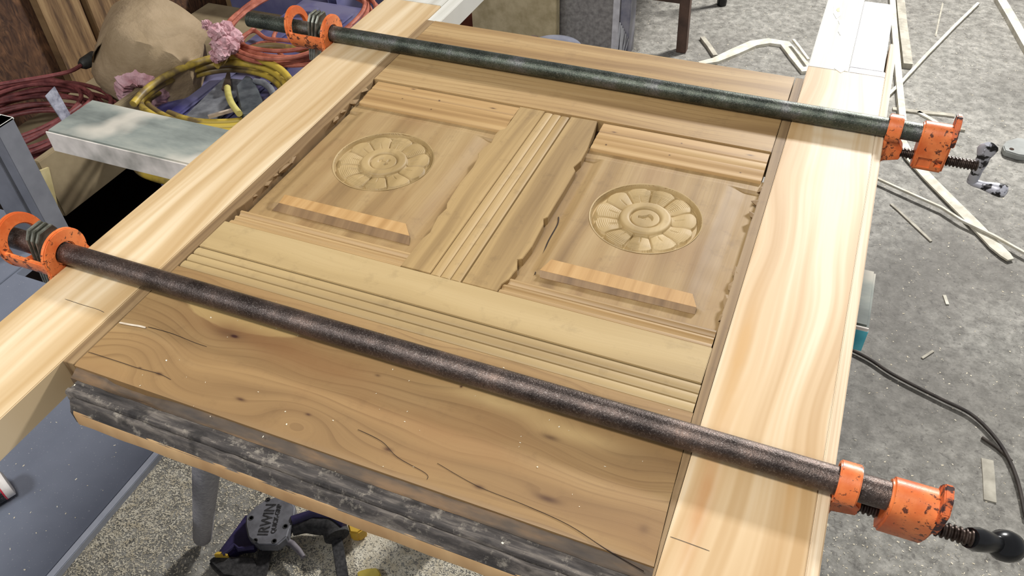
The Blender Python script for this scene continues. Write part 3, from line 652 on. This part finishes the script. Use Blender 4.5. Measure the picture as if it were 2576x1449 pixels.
# tube lying on the table
a=at(-70,1268,TZ+.022);b=at(22,1212,TZ+.022);d=(b-a).normalized()
tu=thing('paint_tube','White and black dusty tube with red ring at the left edge of the metal table','tube',(a.x,a.y,TZ))
mk('body',*tube([a,a.lerp(b,.5),a.lerp(b,.72)],.0215,24),plain('dusty_black',(30,30,34),(90,88,90),160,.7,0,.3,.45,.62),tu,smooth=True)
mk('ring',*tube([a.lerp(b,.72),a.lerp(b,.76)],.0222,24),plain('red_plastic',(190,40,60),(210,60,76),30,.4),tu,label='red ring')
mk('cap',*tube([a.lerp(b,.76),a.lerp(b,.97),b],lambda u:[.0218,.0218,.017][min(2,round(u*2))],24),plain('dusty_white',(214,206,200),(236,230,226),60,.7),tu,smooth=True,label='dusty white cap')
# ------------------------------------------------------------------ low shelf with clutter behind the left plank
BZ=.30; FX=-1.70
PLYW=plain('raw_plywood',(120,104,78),(150,134,104),9,.8,0,.2)
DKBR=plain('dark_brown_board',(26,16,12),(40,24,18),12,.85)  # brown of the shelf supports, also paints the floor shade
sf=thing('low_shelf','Low plywood shelf with beige front board along the dark left wall','shelf',(-1.92,1.6,0))
ya,yb=1.05,2.2
mk('shelf_board',*box(WX+.032,FX-.02,ya,yb,BZ-.02,BZ),PLYW,sf,bevel=.001)
mk('front_board',*box(FX-.0195,FX,1.07,1.60,.275,.44),PLYW,sf,bevel=.002,label='beige front board')
sp=[atx(88,440,FX+.004),atx(130,400,FX+.004),atx(165,550,FX+.004),atx(140,500,FX+.004)]
mk('splintered_strip',*obox((sp[0]+sp[2])/2,(sp[2]-sp[1]).normalized(),(sp[2]-sp[1]).normalized().cross(Vector((1,0,0))).normalized(),Vector((1,0,0)),(.075,.012,.003)),plain('pale_split_wood',(176,160,112),(200,186,140),20,.7),sf)
for yy in(ya,1.55,yb-.02): mk('support',*box(WX+.035,FX-.06,yy,yy+.02,.0135,BZ-.02),DKBR,sf)
o=mk('dark_board',*box(WX+.036,-1.665,.95,2.3,0.001,.013),DKBR); tag(o,'Dark brown board on the floor below the beige shelf front','board')  # dark sheet added in place of the deep shade under the shelf
RED=plain('dusty_red_cord',(92,40,42),(132,70,68),40,.6,0,.15)
ORC=plain('dusty_orange_cord',(140,70,52),(182,108,86),30,.6,0,.15)
YEL=plain('dirty_yellow_hose',(112,94,60),(192,166,66),9,.5,0,.1,.44,.56)
def loops(c,rx,ry,n,rise,seed,az=0.,jit=.1,ecc=None,per=26,ph=0):
    rs=random.Random(seed);P=[];k=[(1+rs.uniform(-jit,jit),1+rs.uniform(-jit,jit),rs.uniform(-jit,jit)*rx,rs.uniform(-jit,jit)*ry,rs.uniform(0,rise)) for _ in range(n+2)]
    for i in range(n*per):
        t=i/per;a=2*math.pi*t+ph;j=int(t);f=t-j;f=f*f*(3-2*f);q=[k[j][m]*(1-f)+k[j+1][m]*f for m in range(5)]
        x=math.cos(a)*rx*q[0]+q[2];y=math.sin(a)*ry*q[1]+q[3];z=q[4]+.006*math.sin(3*a+seed)
        P.append(Vector((c[0]+x*math.cos(az)-y*math.sin(az),c[1]+x*math.sin(az)+y*math.cos(az),c[2]+z)))
    return P
c=at(45,310,.40)
o=mk('extension_cord',*tube(spline(loops((c.x,c.y,BZ+.02),.20,.15,14,.13,3,.6,.16),2),.0058,8),RED,smooth=True,fast=True)
tag(o,'Large coil of dusty dark red extension cord piled on the shelf at left','cord')
P=[at(-30,222,.50),at(0,212,.50),at(60,202,.495),at(130,190,.49),at(180,178,.485),at(210,160,.48)]
cd=thing('cord_end','Loose dark red cord with black plug lying over the paper-faced roll','cord',tuple(at(120,195,.47)))
mk('cord',*tube(spline(P,6),.0055,8),RED,cd,smooth=True)
a,b=at(203,164,.482),at(250,140,.478);mk('plug',*tube([a,a.lerp(b,.15),a.lerp(b,.45),a.lerp(b,.75),b],lambda u:[.010,.016,.018,.020,.013][min(4,round(u*4))],14),plain('black_rubber',(24,24,22),(48,48,44),50,.6),cd,smooth=True,label='black plug')
# insulation roll
PAPE=plain('kraft_paper',(140,120,90),(172,151,122),7,.8,0,.9,.3,.7,6,.02)
PINK=plain('pink_insulation',(176,126,132),(216,178,184),30,.95,0,.8,.35,.65,6,.01)
rc=at(345,225,.40); ax=Vector((.50,-.62,-.10)).normalized(); cen=at(360,150,.44)
rl=thing('insulation_roll','Roll of pink insulation faced with brown kraft paper leaning against the wall board','insulation',tuple(cen-Vector((0,0,.16))))
back=at(400,118,.46); frontp=at(356,232,.42); axis=(frontp-back).normalized(); q=Vector((0,0,1)).rotation_difference(axis).to_matrix(); ln=(frontp-back).length
V,Fc=lathe(back,[(-.07,.03),(-.065,.09),(-.045,.122),(0,.136),(ln*.3,.141),(ln*.6,.140),(ln*.78,.130),(ln*.92,.108),(ln,.074)],'Z',64,q)
rr=random.Random(3);V=[v+(v-(back+axis*((v-back)@axis))).normalized()*(.007*math.sin((v.z*41+v.x*23))+.004*math.sin(v.y*57+v.z*20)+rr.uniform(-.003,.003)) for v in map(Vector,V)]
mk('paper_facing',V,Fc,PAPE,rl,smooth=True,fast=True)
e1=axis.cross(Vector((0,0,1))).normalized();e2=e1.cross(axis).normalized();V=[];Fc=[];nn_=40
for i in range(nn_+1):
    a=math.radians(-20+190*i/nn_)
    for j in range(9):
        t=-.03+(ln*.66+.012*math.sin(i*.7)+.008*rr.random()+.03)*j/8; r_=(.1475-.010*max(0,j-5)/3)+.003*math.sin(i*.5+j)
        V.append(back+axis*t+(e1*math.cos(a)+e2*math.sin(a))*r_)
for i in range(nn_):
    for j in range(8):Fc.append((i*9+j,i*9+j+1,i*9+10+j,i*9+9+j))
V=V+[v-(v-(back+axis*((v-back)@axis))).normalized()*.0015 for v in V];m0=(nn_+1)*9
Fc=Fc+[tuple(m0+k for k in q_[::-1]) for q_ in Fc]
mk('paper_flap',V,Fc,PAPE,rl,smooth=True,fast=True)
V,Fc=lathe(frontp-axis*.01,[(-.02,.070),(.004,.074),(.018,.064),(.028,.044),(.012,.022),(-.01,.012)],'Z',40,q)
V=[Vector(v)+Vector((rr.uniform(-1,1),rr.uniform(-1,1),rr.uniform(-1,1)))*.0045 for v in V]
mk('insulation_core',V,Fc,PINK,rl,label='pink fibreglass core')
# pink tuft
def blob(pts,rad,seed,nz=.3,sub=3):
    bm=bmesh.new()
    for p,r0 in zip(pts,rad): bmesh.ops.create_icosphere(bm,subdivisions=sub,radius=r0,matrix=Matrix.Translation(p))
    rs=random.Random(seed)
    for v in bm.verts: v.co+=Vector((rs.uniform(-1,1),rs.uniform(-1,1),rs.uniform(-1,1)))*nz*min(rad)
    V=[v.co.copy() for v in bm.verts];Fc=[tuple(v.index for v in f.verts) for f in bm.faces];bm.free();return V,Fc
pts=[at(520,62,.58),at(545,82,.56),at(570,75,.55),at(590,95,.53),at(555,110,.53),at(560,132,.51),at(545,140,.50),at(578,112,.52)]
o=mk('insulation_tuft',*blob(pts,[.012,.022,.022,.022,.026,.02,.017,.024],5,.35,3),PINK);tag(o,'Torn pink insulation tuft standing between the roll and the orange cord','insulation')
# blue totes
BLUE=plain('dusty_blue_plastic',(62,60,116),(112,110,138),6,.5,0,.15,.35,.6)
BLU2=plain('lavender_dusty_plastic',(98,98,140),(126,126,160),8,.5,0,.1)
tz=.385
tt=thing('storage_tote','Dusty blue plastic tote lid under the yellow hose behind the left plank','tote',(-1.3,1.75,0))
mk('body',*box(-1.66,-1.14,1.33,2.15,0,tz-.03),BLUE,tt,bevel=.02)
mk('lid',*box(-1.685,-1.12,1.30,2.18,tz-.03,tz),BLUE,tt,bevel=.008)
for k in range(4): mk('lid_rib',*box(-1.66+.04+.13*k,-1.66+.08+.13*k,1.36,2.12,tz,tz+.012),BLUE,tt,bevel=.005)
tt=thing('storage_tote','Lavender plastic tote at the top edge behind the far end of the far pipe','tote',(-1.5,2.6,0))
mk('body',*box(-2.08,-1.62,2.25,2.9,0,.40),BLU2,tt,bevel=.02)
mk('lid',*box(-2.10,-1.60,2.23,2.92,.4002,.43),BLU2,tt,bevel=.008)
# yellow hose
yz=tz+.03
K=[(335,262),(372,222),(440,180),(520,150),(600,142),(680,160),(725,195),(738,240),(700,300),(600,330),(480,330),(400,300)]
P=[]
for n_ in range(3):
    for i,(x,y) in enumerate(K):
        P.append(at(x+(560-x)*.075*n_,y+(250-y)*.15*n_,.468-.022*n_+.005*((i*(n_+1))%3)))
o=mk('yellow_hose',*tube(spline(P,5),.0098,10),YEL,smooth=True,fast=True);tag(o,'Dirty yellow air hose coiled in three loops on the blue tote','hose')
P=[at(x,y,yz+.055) for x,y in[(545,165),(580,140),(620,125),(680,116),(740,122),(800,130),(870,118),(900,80)]]
o=mk('yellow_hose',*tube(spline(P,6),.0095,10),YEL,smooth=True);tag(o,'Single yellow hose running under the far clamp jaw toward the left plank','hose')
P=[at(x,y,.36) for x,y in[(330,380),(345,425),(380,445),(432,455),(480,430),(540,390),(580,350)]]
o=mk('yellow_hose',*tube(spline(P,6),.0095,10),YEL,smooth=True);tag(o,'Hanging loop of yellow hose below the grey sawhorse beam','hose')
# orange cords
c=at(780,60,.47)
o=mk('orange_cord',*tube(spline(loops((c.x-.03,c.y,.455),.21,.24,7,.05,8,.2,.10),2),.0062,8),ORC,smooth=True,fast=True);tag(o,'Coil of faded orange extension cord behind the far tail jaw','cord')
P=[at(x,y,tz+.075) for x,y in[(598,118),(612,92),(640,78),(668,96),(700,100),(745,104),(790,112)]]+[at(x,y,tz+.05) for x,y in[(760,120),(700,112),(660,108),(625,118),(610,100),(640,70),(670,50),(700,62),(688,95),(700,130),(730,150),(790,160),(830,158)]]
o=mk('orange_cord',*tube(spline(P,6),.0060,8),ORC,smooth=True,fast=True);tag(o,'Tangled faded orange cord lying beside the pink tuft','cord')
# grey plank, tool, scraps on the tote
GPL=plain('dusty_grey_board',(84,86,92),(120,122,126),30,.7,0,.2)
a,b=at(470,292,tz+.03),at(600,205,tz+.03)
o=mk('grey_board',*bar(a+Vector((.05,-.03,0)),b,.085,.015),GPL,bevel=.001);tag(o,'Dusty grey board lying inside the yellow hose coil','board')
tl=thing('cutting_tool','Dusty grey metal-headed tool lying inside the yellow hose coil','tool',tuple(at(640,240,tz+.01)))
P=[at(x,y,tz+.075) for x,y in[(592,215),(618,187),(632,192),(650,225),(662,255),(640,290),(607,290),(598,250)]]
mk('head',*prism([(p.x,p.y) for p in P],tz+.03,tz+.075),plain('grey_cast_metal',(66,74,80),(104,112,116),25,.45,.4),tl,bevel=.004,seg=3)
mk('guard',*tube([at(x,y,tz+.07) for x,y in[(640,205),(662,208),(680,222),(690,240)]],.009,10),GPL,tl,smooth=True)
mk('blade',*prism([(p.x,p.y) for p in [at(x,y,tz+.06) for x,y in[(556,220),(570,178),(577,178),(580,214),(562,222)]]],tz+.05,tz+.056),plain('brown_steel',(74,62,54),(92,80,70),40,.5,.4),tl)
mk('collar',*lathe(at(622,285,tz+.05),[(-.012,.016),(-.006,.018),(0,.016),(.006,.018),(.012,.016)],'X',20),BLAK,tl,smooth=True)
P=[at(x,y,tz+.085) for x,y in[(572,220),(575,240),(584,262),(602,286)]]
o=mk('hose_offcut',*tube(spline(P,6),.0085,10),plain('pale_yellow_hose',(176,166,88),(206,196,120),30,.5),smooth=True);tag(o,'Short cut piece of pale yellow hose beside the grey tool head','hose')
P=[at(x,y,tz+.05) for x,y in[(524,294),(588,276)]]
o=mk('wood_scrap',*bar(P[0],P[1],.008,.008),plain('pale_stick',(176,158,140),(200,184,166),40,.7));tag(o,'Thin pale wood stick lying on the dusty grey board','scrap')
# clear plastic strip
P=[atx(x,y,-1.71) for x,y in[(114,242),(137,218),(200,330),(178,338)]]
m=NT('clear_plastic',.15);m.b.inputs['Transmission Weight'].default_value=.35;n=m.noise(None,40,3);CLR=m.out(m.ramp(n,[(.35,(150,152,168)),(.6,(214,216,230))]),n,.8,.004)
nrm=(P[1]-P[0]).cross(P[2]-P[0]).normalized()*.0015
V=[p+nrm for p in P]+[p-nrm for p in P];o=mk('plastic_strip',V,[(0,1,2,3),(7,6,5,4)]+[(i,(i+1)%4,(i+1)%4+4,i+4) for i in range(4)],CLR)
tag(o,'Shiny clear plastic strip standing beside the red cord coil','plastic')
# ------------------------------------------------------------------ far background beyond the door
BEIG=plain('beige_particle_board',(176,160,122),(204,188,150),26,.8,0,.15)
a=at(1190,60,0);
def fbox(pxl,pxr,yb_,h,depth,z0=0.):
    A,B=at(pxl,yb_,z0),at(pxr,yb_,z0);return A,B
y0=2.62
def aty(px,py,Yp):
    d=ray(px,py);t=Yp/d.y;return Vector((d.x*t,Yp,ZT+S+d.z*t))
bx0=aty(1187,40,2.72).x
o=mk('particle_board',*box(bx0,-.985,2.72,2.76,0,.75),BEIG,bevel=.002)
tag(o,'Beige particle board panel standing upright behind the door','panel')
o=mk('veneer_sheet',*box(bx0-.32,bx0-.004,2.735,2.755,0,.72),plain('red_brown_veneer',(80,38,22),(112,58,34),14,.5),bevel=.002);tag(o,'Red-brown veneered panel beside the beige particle board','panel')
BOXG=plain('dusty_grey_card',(122,118,116),(158,154,150),60,.85,0,.3)
A,B=at(1402,110,.0),at(1592,130,.0)
bx=thing('machine_cabinet','Dusty grey metal cabinet with a torn plastic-wrapped corner behind the door','cabinet',((A.x+B.x)/2,2.85,0))
mk('body',*box(A.x-.01,B.x-.035,2.80,2.89,0,.6),BOXG,bx,bevel=.006)
mk('corner_strip',*box(B.x-.058,B.x-.034,2.793,2.7995,0.01,.6),plain('white_strip',(190,188,192),(216,214,218),40,.6),bx,label='pale corner strip')
mk('side_wrap',*box(B.x-.0345,B.x+.005,2.805,2.885,.02,.6),plain('wrap_grey',(112,112,128),(148,146,154),24,.4),bx,bevel=.003,label='translucent grey plastic wrap')
for dx in(.03,.055): mk('bolt_hole',*lathe((A.x+dx+.01,2.7985,.30),[(-.001,.004),(.0008,.004)],'Y',12),DARK,bx)
V=[];Fc=[]
rs=random.Random(5)
for k in range(7):
    x=B.x-.03+.006*k;z1=.02+.02*k+rs.random()*.03
    v,f=bar((x,2.80,.16-.01*k),(x-.015+rs.uniform(-.01,.02),2.785,.005),.006,.001);V,Fc=join((V,Fc),(v,f))
mk('torn_wrap',V,Fc,plain('torn_white',(170,170,172),(200,200,204),30,.5),bx,label='torn plastic shreds at the foot')
# round stool/bucket lid with brown slat
cc=at(1395,108,.30)
st=thing('round_bin','Blue-grey round-topped bin between the beige panel and the grey cabinet','bin',(cc.x,cc.y,0))
mk('body',*lathe((cc.x,cc.y,0),[(0,.085),(.24,.098),(.27,.098),(.285,.088),(.292,.06),(.294,.01)],'Z',40),plain('blue_grey_plastic',(96,98,110),(128,130,142),14,.5),st,smooth=True)
a=at(1372,110,.33);o=mk('wood_stake',*box(a.x-.008,a.x+.012,a.y-.10,a.y-.092,0,.40),plain('brown_slat_wood',(70,54,48),(96,76,66),20,.6));tag(o,'Thin brown wooden slat standing upright before the round bin','slat')
# dark wooden stool, built as a table with an unseen shading top
STW=plain('dark_stool_wood',(60,42,34),(90,66,54),16,.55,0,.2)
f1=at(1715,128,0)
so=thing('wooden_table','Dark brown wooden table with square leg and low rail beyond the door','table',(f1.x-.13,f1.y+.15,0))
for dx,dy in((0,0),(-.30,0),(.06,.80),(-.60,.80)): mk('leg',*bar((f1.x+dx*.9+(.0 if dx==0 else .0),f1.y+dy,.0),(f1.x+dx*.86-(.02 if dx==0 else -.02),f1.y+dy*.9,.62),.038,.038,Vector((0,1,0))),STW,so,bevel=.002)
zr=.19
mk('rail',*box(f1.x-.27,f1.x-.012,f1.y-.012,f1.y+.008,zr,zr+.05),STW,so,bevel=.002)
mk('table_top',*box(f1.x-.66,f1.x+.10,f1.y-.03,f1.y+.86,.62,.65),STW,so,bevel=.004)  # wide top out of view, added to shade the floor
p=at(1815,12,0);o=mk('rubber_foot',*lathe((p.x,p.y,0),[(0,.020),(.02,.021),(.05,.016),(.10,.014),(.42,.014)],'Z',20),BLAK,smooth=True);tag(o,'Black tubular foot standing on the floor at the top edge right of the brown table','leg')
# ------------------------------------------------------------------ wood offcuts on the floor
PALE=plain('pale_offcut',(196,190,172),(226,222,208),30,.75,0,.2)
GREY=plain('grey_offcut',(158,152,138),(196,190,174),26,.8,0,.3)
def ribbon(pts,wd,th,mat,z=.0,name='wood_offcut',label='',cat='offcut',jag=0.,widths=None,group=None):
    P=[at(p[0],p[1],z+(p[2] if len(p)>2 else 0)+th) for p in pts];n=len(P);V=[];Fc=[];rs=random.Random(len(pts)+int(pts[0][0]))
    for i,p in enumerate(P):
        t=(P[min(i+1,n-1)]-P[max(i-1,0)]).normalized();s=Vector((-t.y,t.x,0)).normalized();w_=(widths[i] if widths else wd)*(1+rs.uniform(-jag,jag))/2
        V+=[p+s*w_,p-s*w_,p-s*w_-Vector((0,0,th)),p+s*w_-Vector((0,0,th))]
    for i in range(n-1):
        for k in range(4):Fc.append((i*4+k,i*4+(k+1)%4,i*4+4+(k+1)%4,i*4+4+k))
    Fc+=[(3,2,1,0),tuple(4*(n-1)+k for k in range(4))]
    o=mk(name,V,Fc,mat);tag(o,label,cat,group);return o
ribbon([(2243,-40),(2250,60),(2258,150),(2265,230),(2275,330)],.022,.018,PALE,label='Long narrow pale strip running beside the whitened end of the right plank')
ribbon([(2262,-40),(2272,60),(2280,120),(2285,160)],.032,.02,GREY,label='Wide grey strip with broken end beside the long narrow strip')
ribbon([(2462,6),(2400,66),(2330,138),(2262,212),(2225,246)],.012,.010,PALE,.004,label='Thin straight stick slanting up to the upper right across the floor')
ribbon([(2240,300),(2290,395),(2340,450),(2400,510),(2450,560),(2505,618),(2530,640),(2543,652)],.032,.006,PALE,.004,label='Broad torn white strip of wood lying diagonally below the far crank handle',jag=.06,widths=[.030,.031,.032,.034,.035,.034,.030,.020])
ribbon([(2205,446),(2280,480),(2370,520),(2420,552),(2500,590),(2590,640)],.0075,.007,PALE,.012,label='Thin stick crossing over the broad torn white strip')
ribbon([(2242,512),(2262,530),(2300,565),(2343,606)],.008,.004,GREY,label='Short split twig on the floor below the thin crossing stick',jag=.2)
ribbon([(1760,158),(1800,150),(1850,128),(1895,108),(1935,102),(1975,108),(2002,140),(2034,178)],.03,.012,PALE,.0,label='Curved twisted bark strip arching between the brown table leg and right plank',jag=.12,widths=[.02,.035,.045,.04,.045,.04,.045,.05])
ribbon([(1965,96),(2003,108)],.008,.004,GREY,.03,label='Small splinter on top of the curved bark strip')if False else None
ribbon([(1996,98),(2012,118),(2034,148)],.010,.008,PALE,.03,label='Small pale stick leaning over the right end of the curved bark strip')
ribbon([(1767,92),(1785,115),(1800,138)],.018,.012,GREY,label='Short grey block lying between the brown table leg and the bark strip')
ribbon([(2515,-10),(2545,40),(2576,95),(2620,170)],.035,.02,PALE,label='Pale board with dark lower edge entering at the upper right corner')
ribbon([(2372,8),(2362,50),(2354,90)],.006,.003,GREY,label='Small upright-looking splinter near the top edge of the floor')
ribbon([(2246,272),(2310,280),(2375,286),(2402,290)],.018,.006,GREY,label='Grey sliver on the floor just behind the far screw head')
ribbon([(2310,280),(2345,300),(2372,318)],.014,.006,PALE,label='Pale chip pointing at the far screw head')
ribbon([(2400,321),(2428,324)],.014,.008,GREY,label='Small stub of wood just right of the far screw head')
ribbon([(2215,420),(2262,360),(2300,395)],.006,.004,GREY,label='Bent splinter under the far sliding jaw') if False else None
ribbon([(2484,1155),(2488,1200),(2491,1260)],.024,.003,GREY,label='Pale tape-like slip of wood above the near crank handle',cat='offcut')
ribbon([(2348,882),(2320,900)],.006,.003,GREY,label='Tiny pale splinter left of the cable on the grey floor')
ribbon([(2376,742),(2384,765)],.008,.003,PALE,label='Tiny upright pale splinter in the middle of the right floor')
ribbon([(2556,235),(2576,250)],.02,.004,PALE,label='Cream chip at the right picture edge above the grey plate')if False else None
p=[at(x,y,.012) for x,y in[(2525,385),(2520,372),(2530,360),(2556,352),(2640,365),(2640,405),(2560,396)]]
pl=thing('metal_plate','Grey rounded plate with a hole lying on the floor at the right edge','plate',tuple(at(2560,380,0)))
mk('plate',*prism([(q.x,q.y) for q in p],.001,.022),plain('grey_plate',(140,142,138),(160,162,158),20,.6),pl,bevel=.003)
mk('hole',*lathe(at(2545,375,.0221),[(-.001,.007),(.0006,.007)],'Z',16),DARK,pl)
# cable
P=[at(x,y,.008) for x,y in[(2100,862),(2150,884),(2190,905),(2240,938),(2300,970),(2370,1005),(2440,1040),(2490,1085),(2530,1140),(2560,1210),(2580,1300)]]
o=mk('power_cable',*tube(spline(P,6),.0042,8),plain('dark_cable',(46,40,36),(70,62,56),30,.7),smooth=True);tag(o,'Dark brown cable snaking over the sawdusty floor at right','cable')
P=[at(x,y,.0045) for x,y in[(2470,1100),(2510,1128),(2545,1160)]]
o=mk('power_cable',*tube(spline(P,6),.0035,8),plain('dark_cable2',(52,46,40),(76,68,60),30,.7),smooth=True);tag(o,'Short dark cord branch meeting the brown cable from the left','cable')
# ------------------------------------------------------------------ bar clamp on the floor under the door
qc=thing('bar_clamp','Purple and black trigger bar clamp with octagonal grey cover lying on the floor','clamp',tuple(at(690,1310,0)))
ZC=.055
CAST=plain('cast_grey_cover',(112,112,116),(140,140,146),40,.5,.3,.3)
PURP=plain('dark_purple_plastic',(34,28,62),(56,48,92),30,.5,0,.1)
BLKD=plain('dusty_black_plastic',(28,27,28),(64,62,62),120,.75,0,.3)
oc=[(665,1258),(700,1247),(728,1250),(743,1274),(741,1300),(728,1330),(722,1350),(697,1371),(650,1371),(624,1352),(617,1322),(618,1298),(640,1275)]
def pp(L_,z): return [(q.x,q.y) for q in [at(x,y,z) for x,y in L_]]
oc_=pp(oc,ZC)
def inset(poly,k):
    cx=sum(p[0] for p in poly)/len(poly);cy=sum(p[1] for p in poly)/len(poly);return [(cx+(p[0]-cx)*k,cy+(p[1]-cy)*k) for p in poly]
cv=mk('cover',*prism(oc_,ZC-.025,ZC),CAST,qc,bevel=.003,seg=3,label='octagonal grey cast cover plate')
for x,y in[(674,1257),(719,1255),(632,1303),(718,1324),(690,1361),(642,1360)]:
    mk('screw_recess',*lathe(at(x,y,ZC),[(-.002,.0036),(.0006,.0036),(.0008,.0052),(.0,.0056)],'Z',14),BLKD,cv)
def text(body,p0,p1,size,z,nm):
    tx=bpy.data.curves.new(nm,'FONT');tx.body=body;tx.size=size;tx.extrude=.0005;tx.align_x='CENTER';tx.align_y='CENTER';tx.offset=.0004
    to=bpy.data.objects.new('tmp',tx);C.objects.link(to);bpy.context.view_layer.update()
    me=bpy.data.meshes.new_from_object(to.evaluated_get(bpy.context.evaluated_depsgraph_get()));bpy.data.objects.remove(to)
    me.materials.clear();me.materials.append(BLKD);a,b=at(*p0,z),at(*p1,z);wd=max(v.co.x for v in me.vertices)-min(v.co.x for v in me.vertices)
    k=(b-a).length/wd
    e=bpy.data.objects.new(nm,me);C.objects.link(e);e.parent=cv
    xa=(b-a).normalized();za=Vector((0,0,1));ya_=za.cross(xa)
    M=Matrix((xa*k,ya_,za)).transposed().to_4x4();M.translation=(a+b)/2-root_loc(cv);e.matrix_local=M;e['label']='dark raised lettering'
text('IRWIN',(662,1346),(684,1268),.030,ZC+.0003,'lettering')
text('QUICK-GRIP',(687,1342),(704,1268),.0125,ZC+.0003,'lettering')
mk('bar',*bar(at(672,1372,.022)*1.0,at(640,1500,.022),.026,.010),BLKD,qc,bevel=.001,label='dusty black steel bar')
mk('fixed_jaw',*prism(pp([(545,1392),(620,1290),(640,1330),(640,1375),(600,1378),(575,1398)],.03),.004,.03),PURP,qc,bevel=.003)
mk('jaw_brace',*tube([at(x,y,.038) for x,y in[(560,1395),(590,1372),(600,1382),(640,1376)]],.005,8),PURP,qc,smooth=True)
mk('yellow_pad',*prism(pp([(536,1396),(545,1386),(569,1388),(574,1397)],.04),.01,.04),plain('yellow_plastic',(206,170,60),(226,190,84),20,.5),qc,bevel=.002,label='yellow pad at the left jaw')
mk('jaw_block',*prism(pp([(522,1412),(535,1397),(640,1400),(650,1420),(640,1460),(560,1449)],.03),.002,.03),BLKD,qc,bevel=.004)
mk('trigger',*tube([at(x,y,.03) for x,y in[(712,1358),(735,1368),(752,1385),(764,1402)]],lambda u:.008-.003*u,10),plain('grey_trigger',(110,104,110),(140,134,138),40,.5),qc,smooth=True,label='grey trigger')
mk('handle',*tube(spline([at(x,y,.034) for x,y in[(735,1325),(770,1316),(800,1318),(835,1322),(848,1350)]],6),lambda u:.020+.006*u,16,scale=.8),BLKD,qc,smooth=True,label='black moulded handle')
mk('handle_back',*tube([at(x,y,.05) for x,y in[(735,1310),(790,1292),(835,1296),(868,1318)]],.010,10),PURP,qc,smooth=True)
a,b=at(848,1360,.02),at(870,1500,.02)
mk('bar',*bar(a,b,.022,.012),BLKD,qc,bevel=.001,label='second dusty black bar')
mk('yellow_pad',*prism(pp([(874,1318),(895,1312),(922,1330),(900,1345),(880,1342)],.03),.002,.035),plain('yellow_plastic2',(206,160,50),(226,184,70),20,.5),qc,bevel=.003,label='yellow pad at the right jaw')
o=mk('yellow_clip',*prism(pp([(900,1444),(925,1436),(950,1434),(960,1449),(950,1470),(905,1475)],.01),.001,.02),plain('yellow_plastic3',(206,180,70),(232,210,110),20,.5),bevel=.002);tag(o,'Small yellow plastic clip on the sawdust at the bottom edge','clip')
# ------------------------------------------------------------------ sawdust flakes (uncountable)
SAWD=plain('sawdust',(206,194,168),(236,228,208),50,.9)
def flakes(name,n,gen,smin,smax,z,mat,parent=None):
    V=np.zeros((n*4,3));P=gen(n);off=root_loc(parent) if parent else Vector((0,0,0))
    an=NR.rand(n)*6.283;ln=smin+(smax-smin)*NR.rand(n)**2;wd=ln*(.25+.5*NR.rand(n));ti=NR.rand(n,2)*.5-.25
    for k,(a,b) in enumerate(((-1,-1),(1,-1),(1,1),(-1,1))):
        dx=a*ln;dy=b*wd;V[k::4,0]=P[:,0]+dx*np.cos(an)-dy*np.sin(an)-off.x;V[k::4,1]=P[:,1]+dx*np.sin(an)+dy*np.cos(an)-off.y
        V[k::4,2]=z+smin*.6+.35*ln*np.abs(ti[:,0])+dx*ti[:,0]*.6+dy*ti[:,1]*.6-off.z
    me=bpy.data.meshes.new(name);me.vertices.add(n*4);me.vertices.foreach_set('co',V.ravel());me.loops.add(n*4);me.loops.foreach_set('vertex_index',np.arange(n*4,dtype=np.int32))
    me.polygons.add(n);me.polygons.foreach_set('loop_start',np.arange(n,dtype=np.int32)*4);me.update(calc_edges=True);me.materials.append(mat)
    o=bpy.data.objects.new(name,me);C.objects.link(o);
    if parent:o.parent=parent
    return o
def g_floor(n):
    k=n//2;a=np.stack([NR.uniform(-1.25,.9,k),NR.uniform(.1,1.1,k)],-1);b=np.stack([NR.uniform(-1.5,1.3,n-k),NR.uniform(.5,4.2,n-k)],-1);return np.concatenate([a,b])
o=flakes('sawdust',24000,g_floor,.0007,.0026,.0,SAWD);tag(o,'Pale sawdust and shavings scattered over the concrete floor','sawdust',kind='stuff')
def g_pile(n):
    c=at(1010,1400,0);d=at(330,1300,0);e=at(820,1300,0)
    P=[]
    for cc_,s,k in((c,(.16,.10),.5),(d,(.10,.16),.3),(e,(.08,.05),.2)):
        m_=int(n*k);P.append(np.stack([NR.normal(cc_.x,s[0],m_),NR.normal(cc_.y,s[1],m_)],-1))
    return np.concatenate(P)
n_=len(g_pile(60000));NR.seed(11)
def g_pile2(n):return g_pile(60000)[:n]
o=flakes('sawdust_pile',n_,g_pile2,.0008,.0026,.0,SAWD);tag(o,'Dense pale drift of sawdust around the bar clamp and under the door','sawdust',kind='stuff')
def g_table(n):return np.stack([NR.uniform(-1.35,ex-.03,n),NR.uniform(.05,.75,n)],-1)
o=flakes('dust_flakes',260,g_table,.0007,.0022,TZ,SAWD);tag(o,'Sparse sawdust flecks on the blue-grey metal table','sawdust',kind='stuff')
def g_door(n):return np.stack([NR.uniform(-1.03*S,-.1*S,n),NR.uniform(.51*S,.81*S,n)],-1)
o=flakes('wood_flecks',60,g_door,.0004,.0012,ZT-.0002,SAWD);tag(o,'A few pale wood flecks on the lower panel of the old door','sawdust',kind='stuff')

# ------------------------------------------------------------------ groups of repeats
for pre,g in (('new_plank','new planks glued to both sides of the door'),('pipe_clamp','pipe clamps across the door'),('wood_offcut','wood offcuts and splinters on the floor'),
              ('sawhorse','sawhorses under the door'),('storage_tote','plastic totes behind the left plank'),('yellow_hose','yellow hose behind the left plank'),
              ('orange_cord','faded orange cords behind the left plank'),('wall_board','upright boards on the left wall'),('power_cable','dark cables on the right floor')):
    for o in bpy.data.objects:
        if o.parent is None and o.name.split('.')[0]==pre: o['group']=g
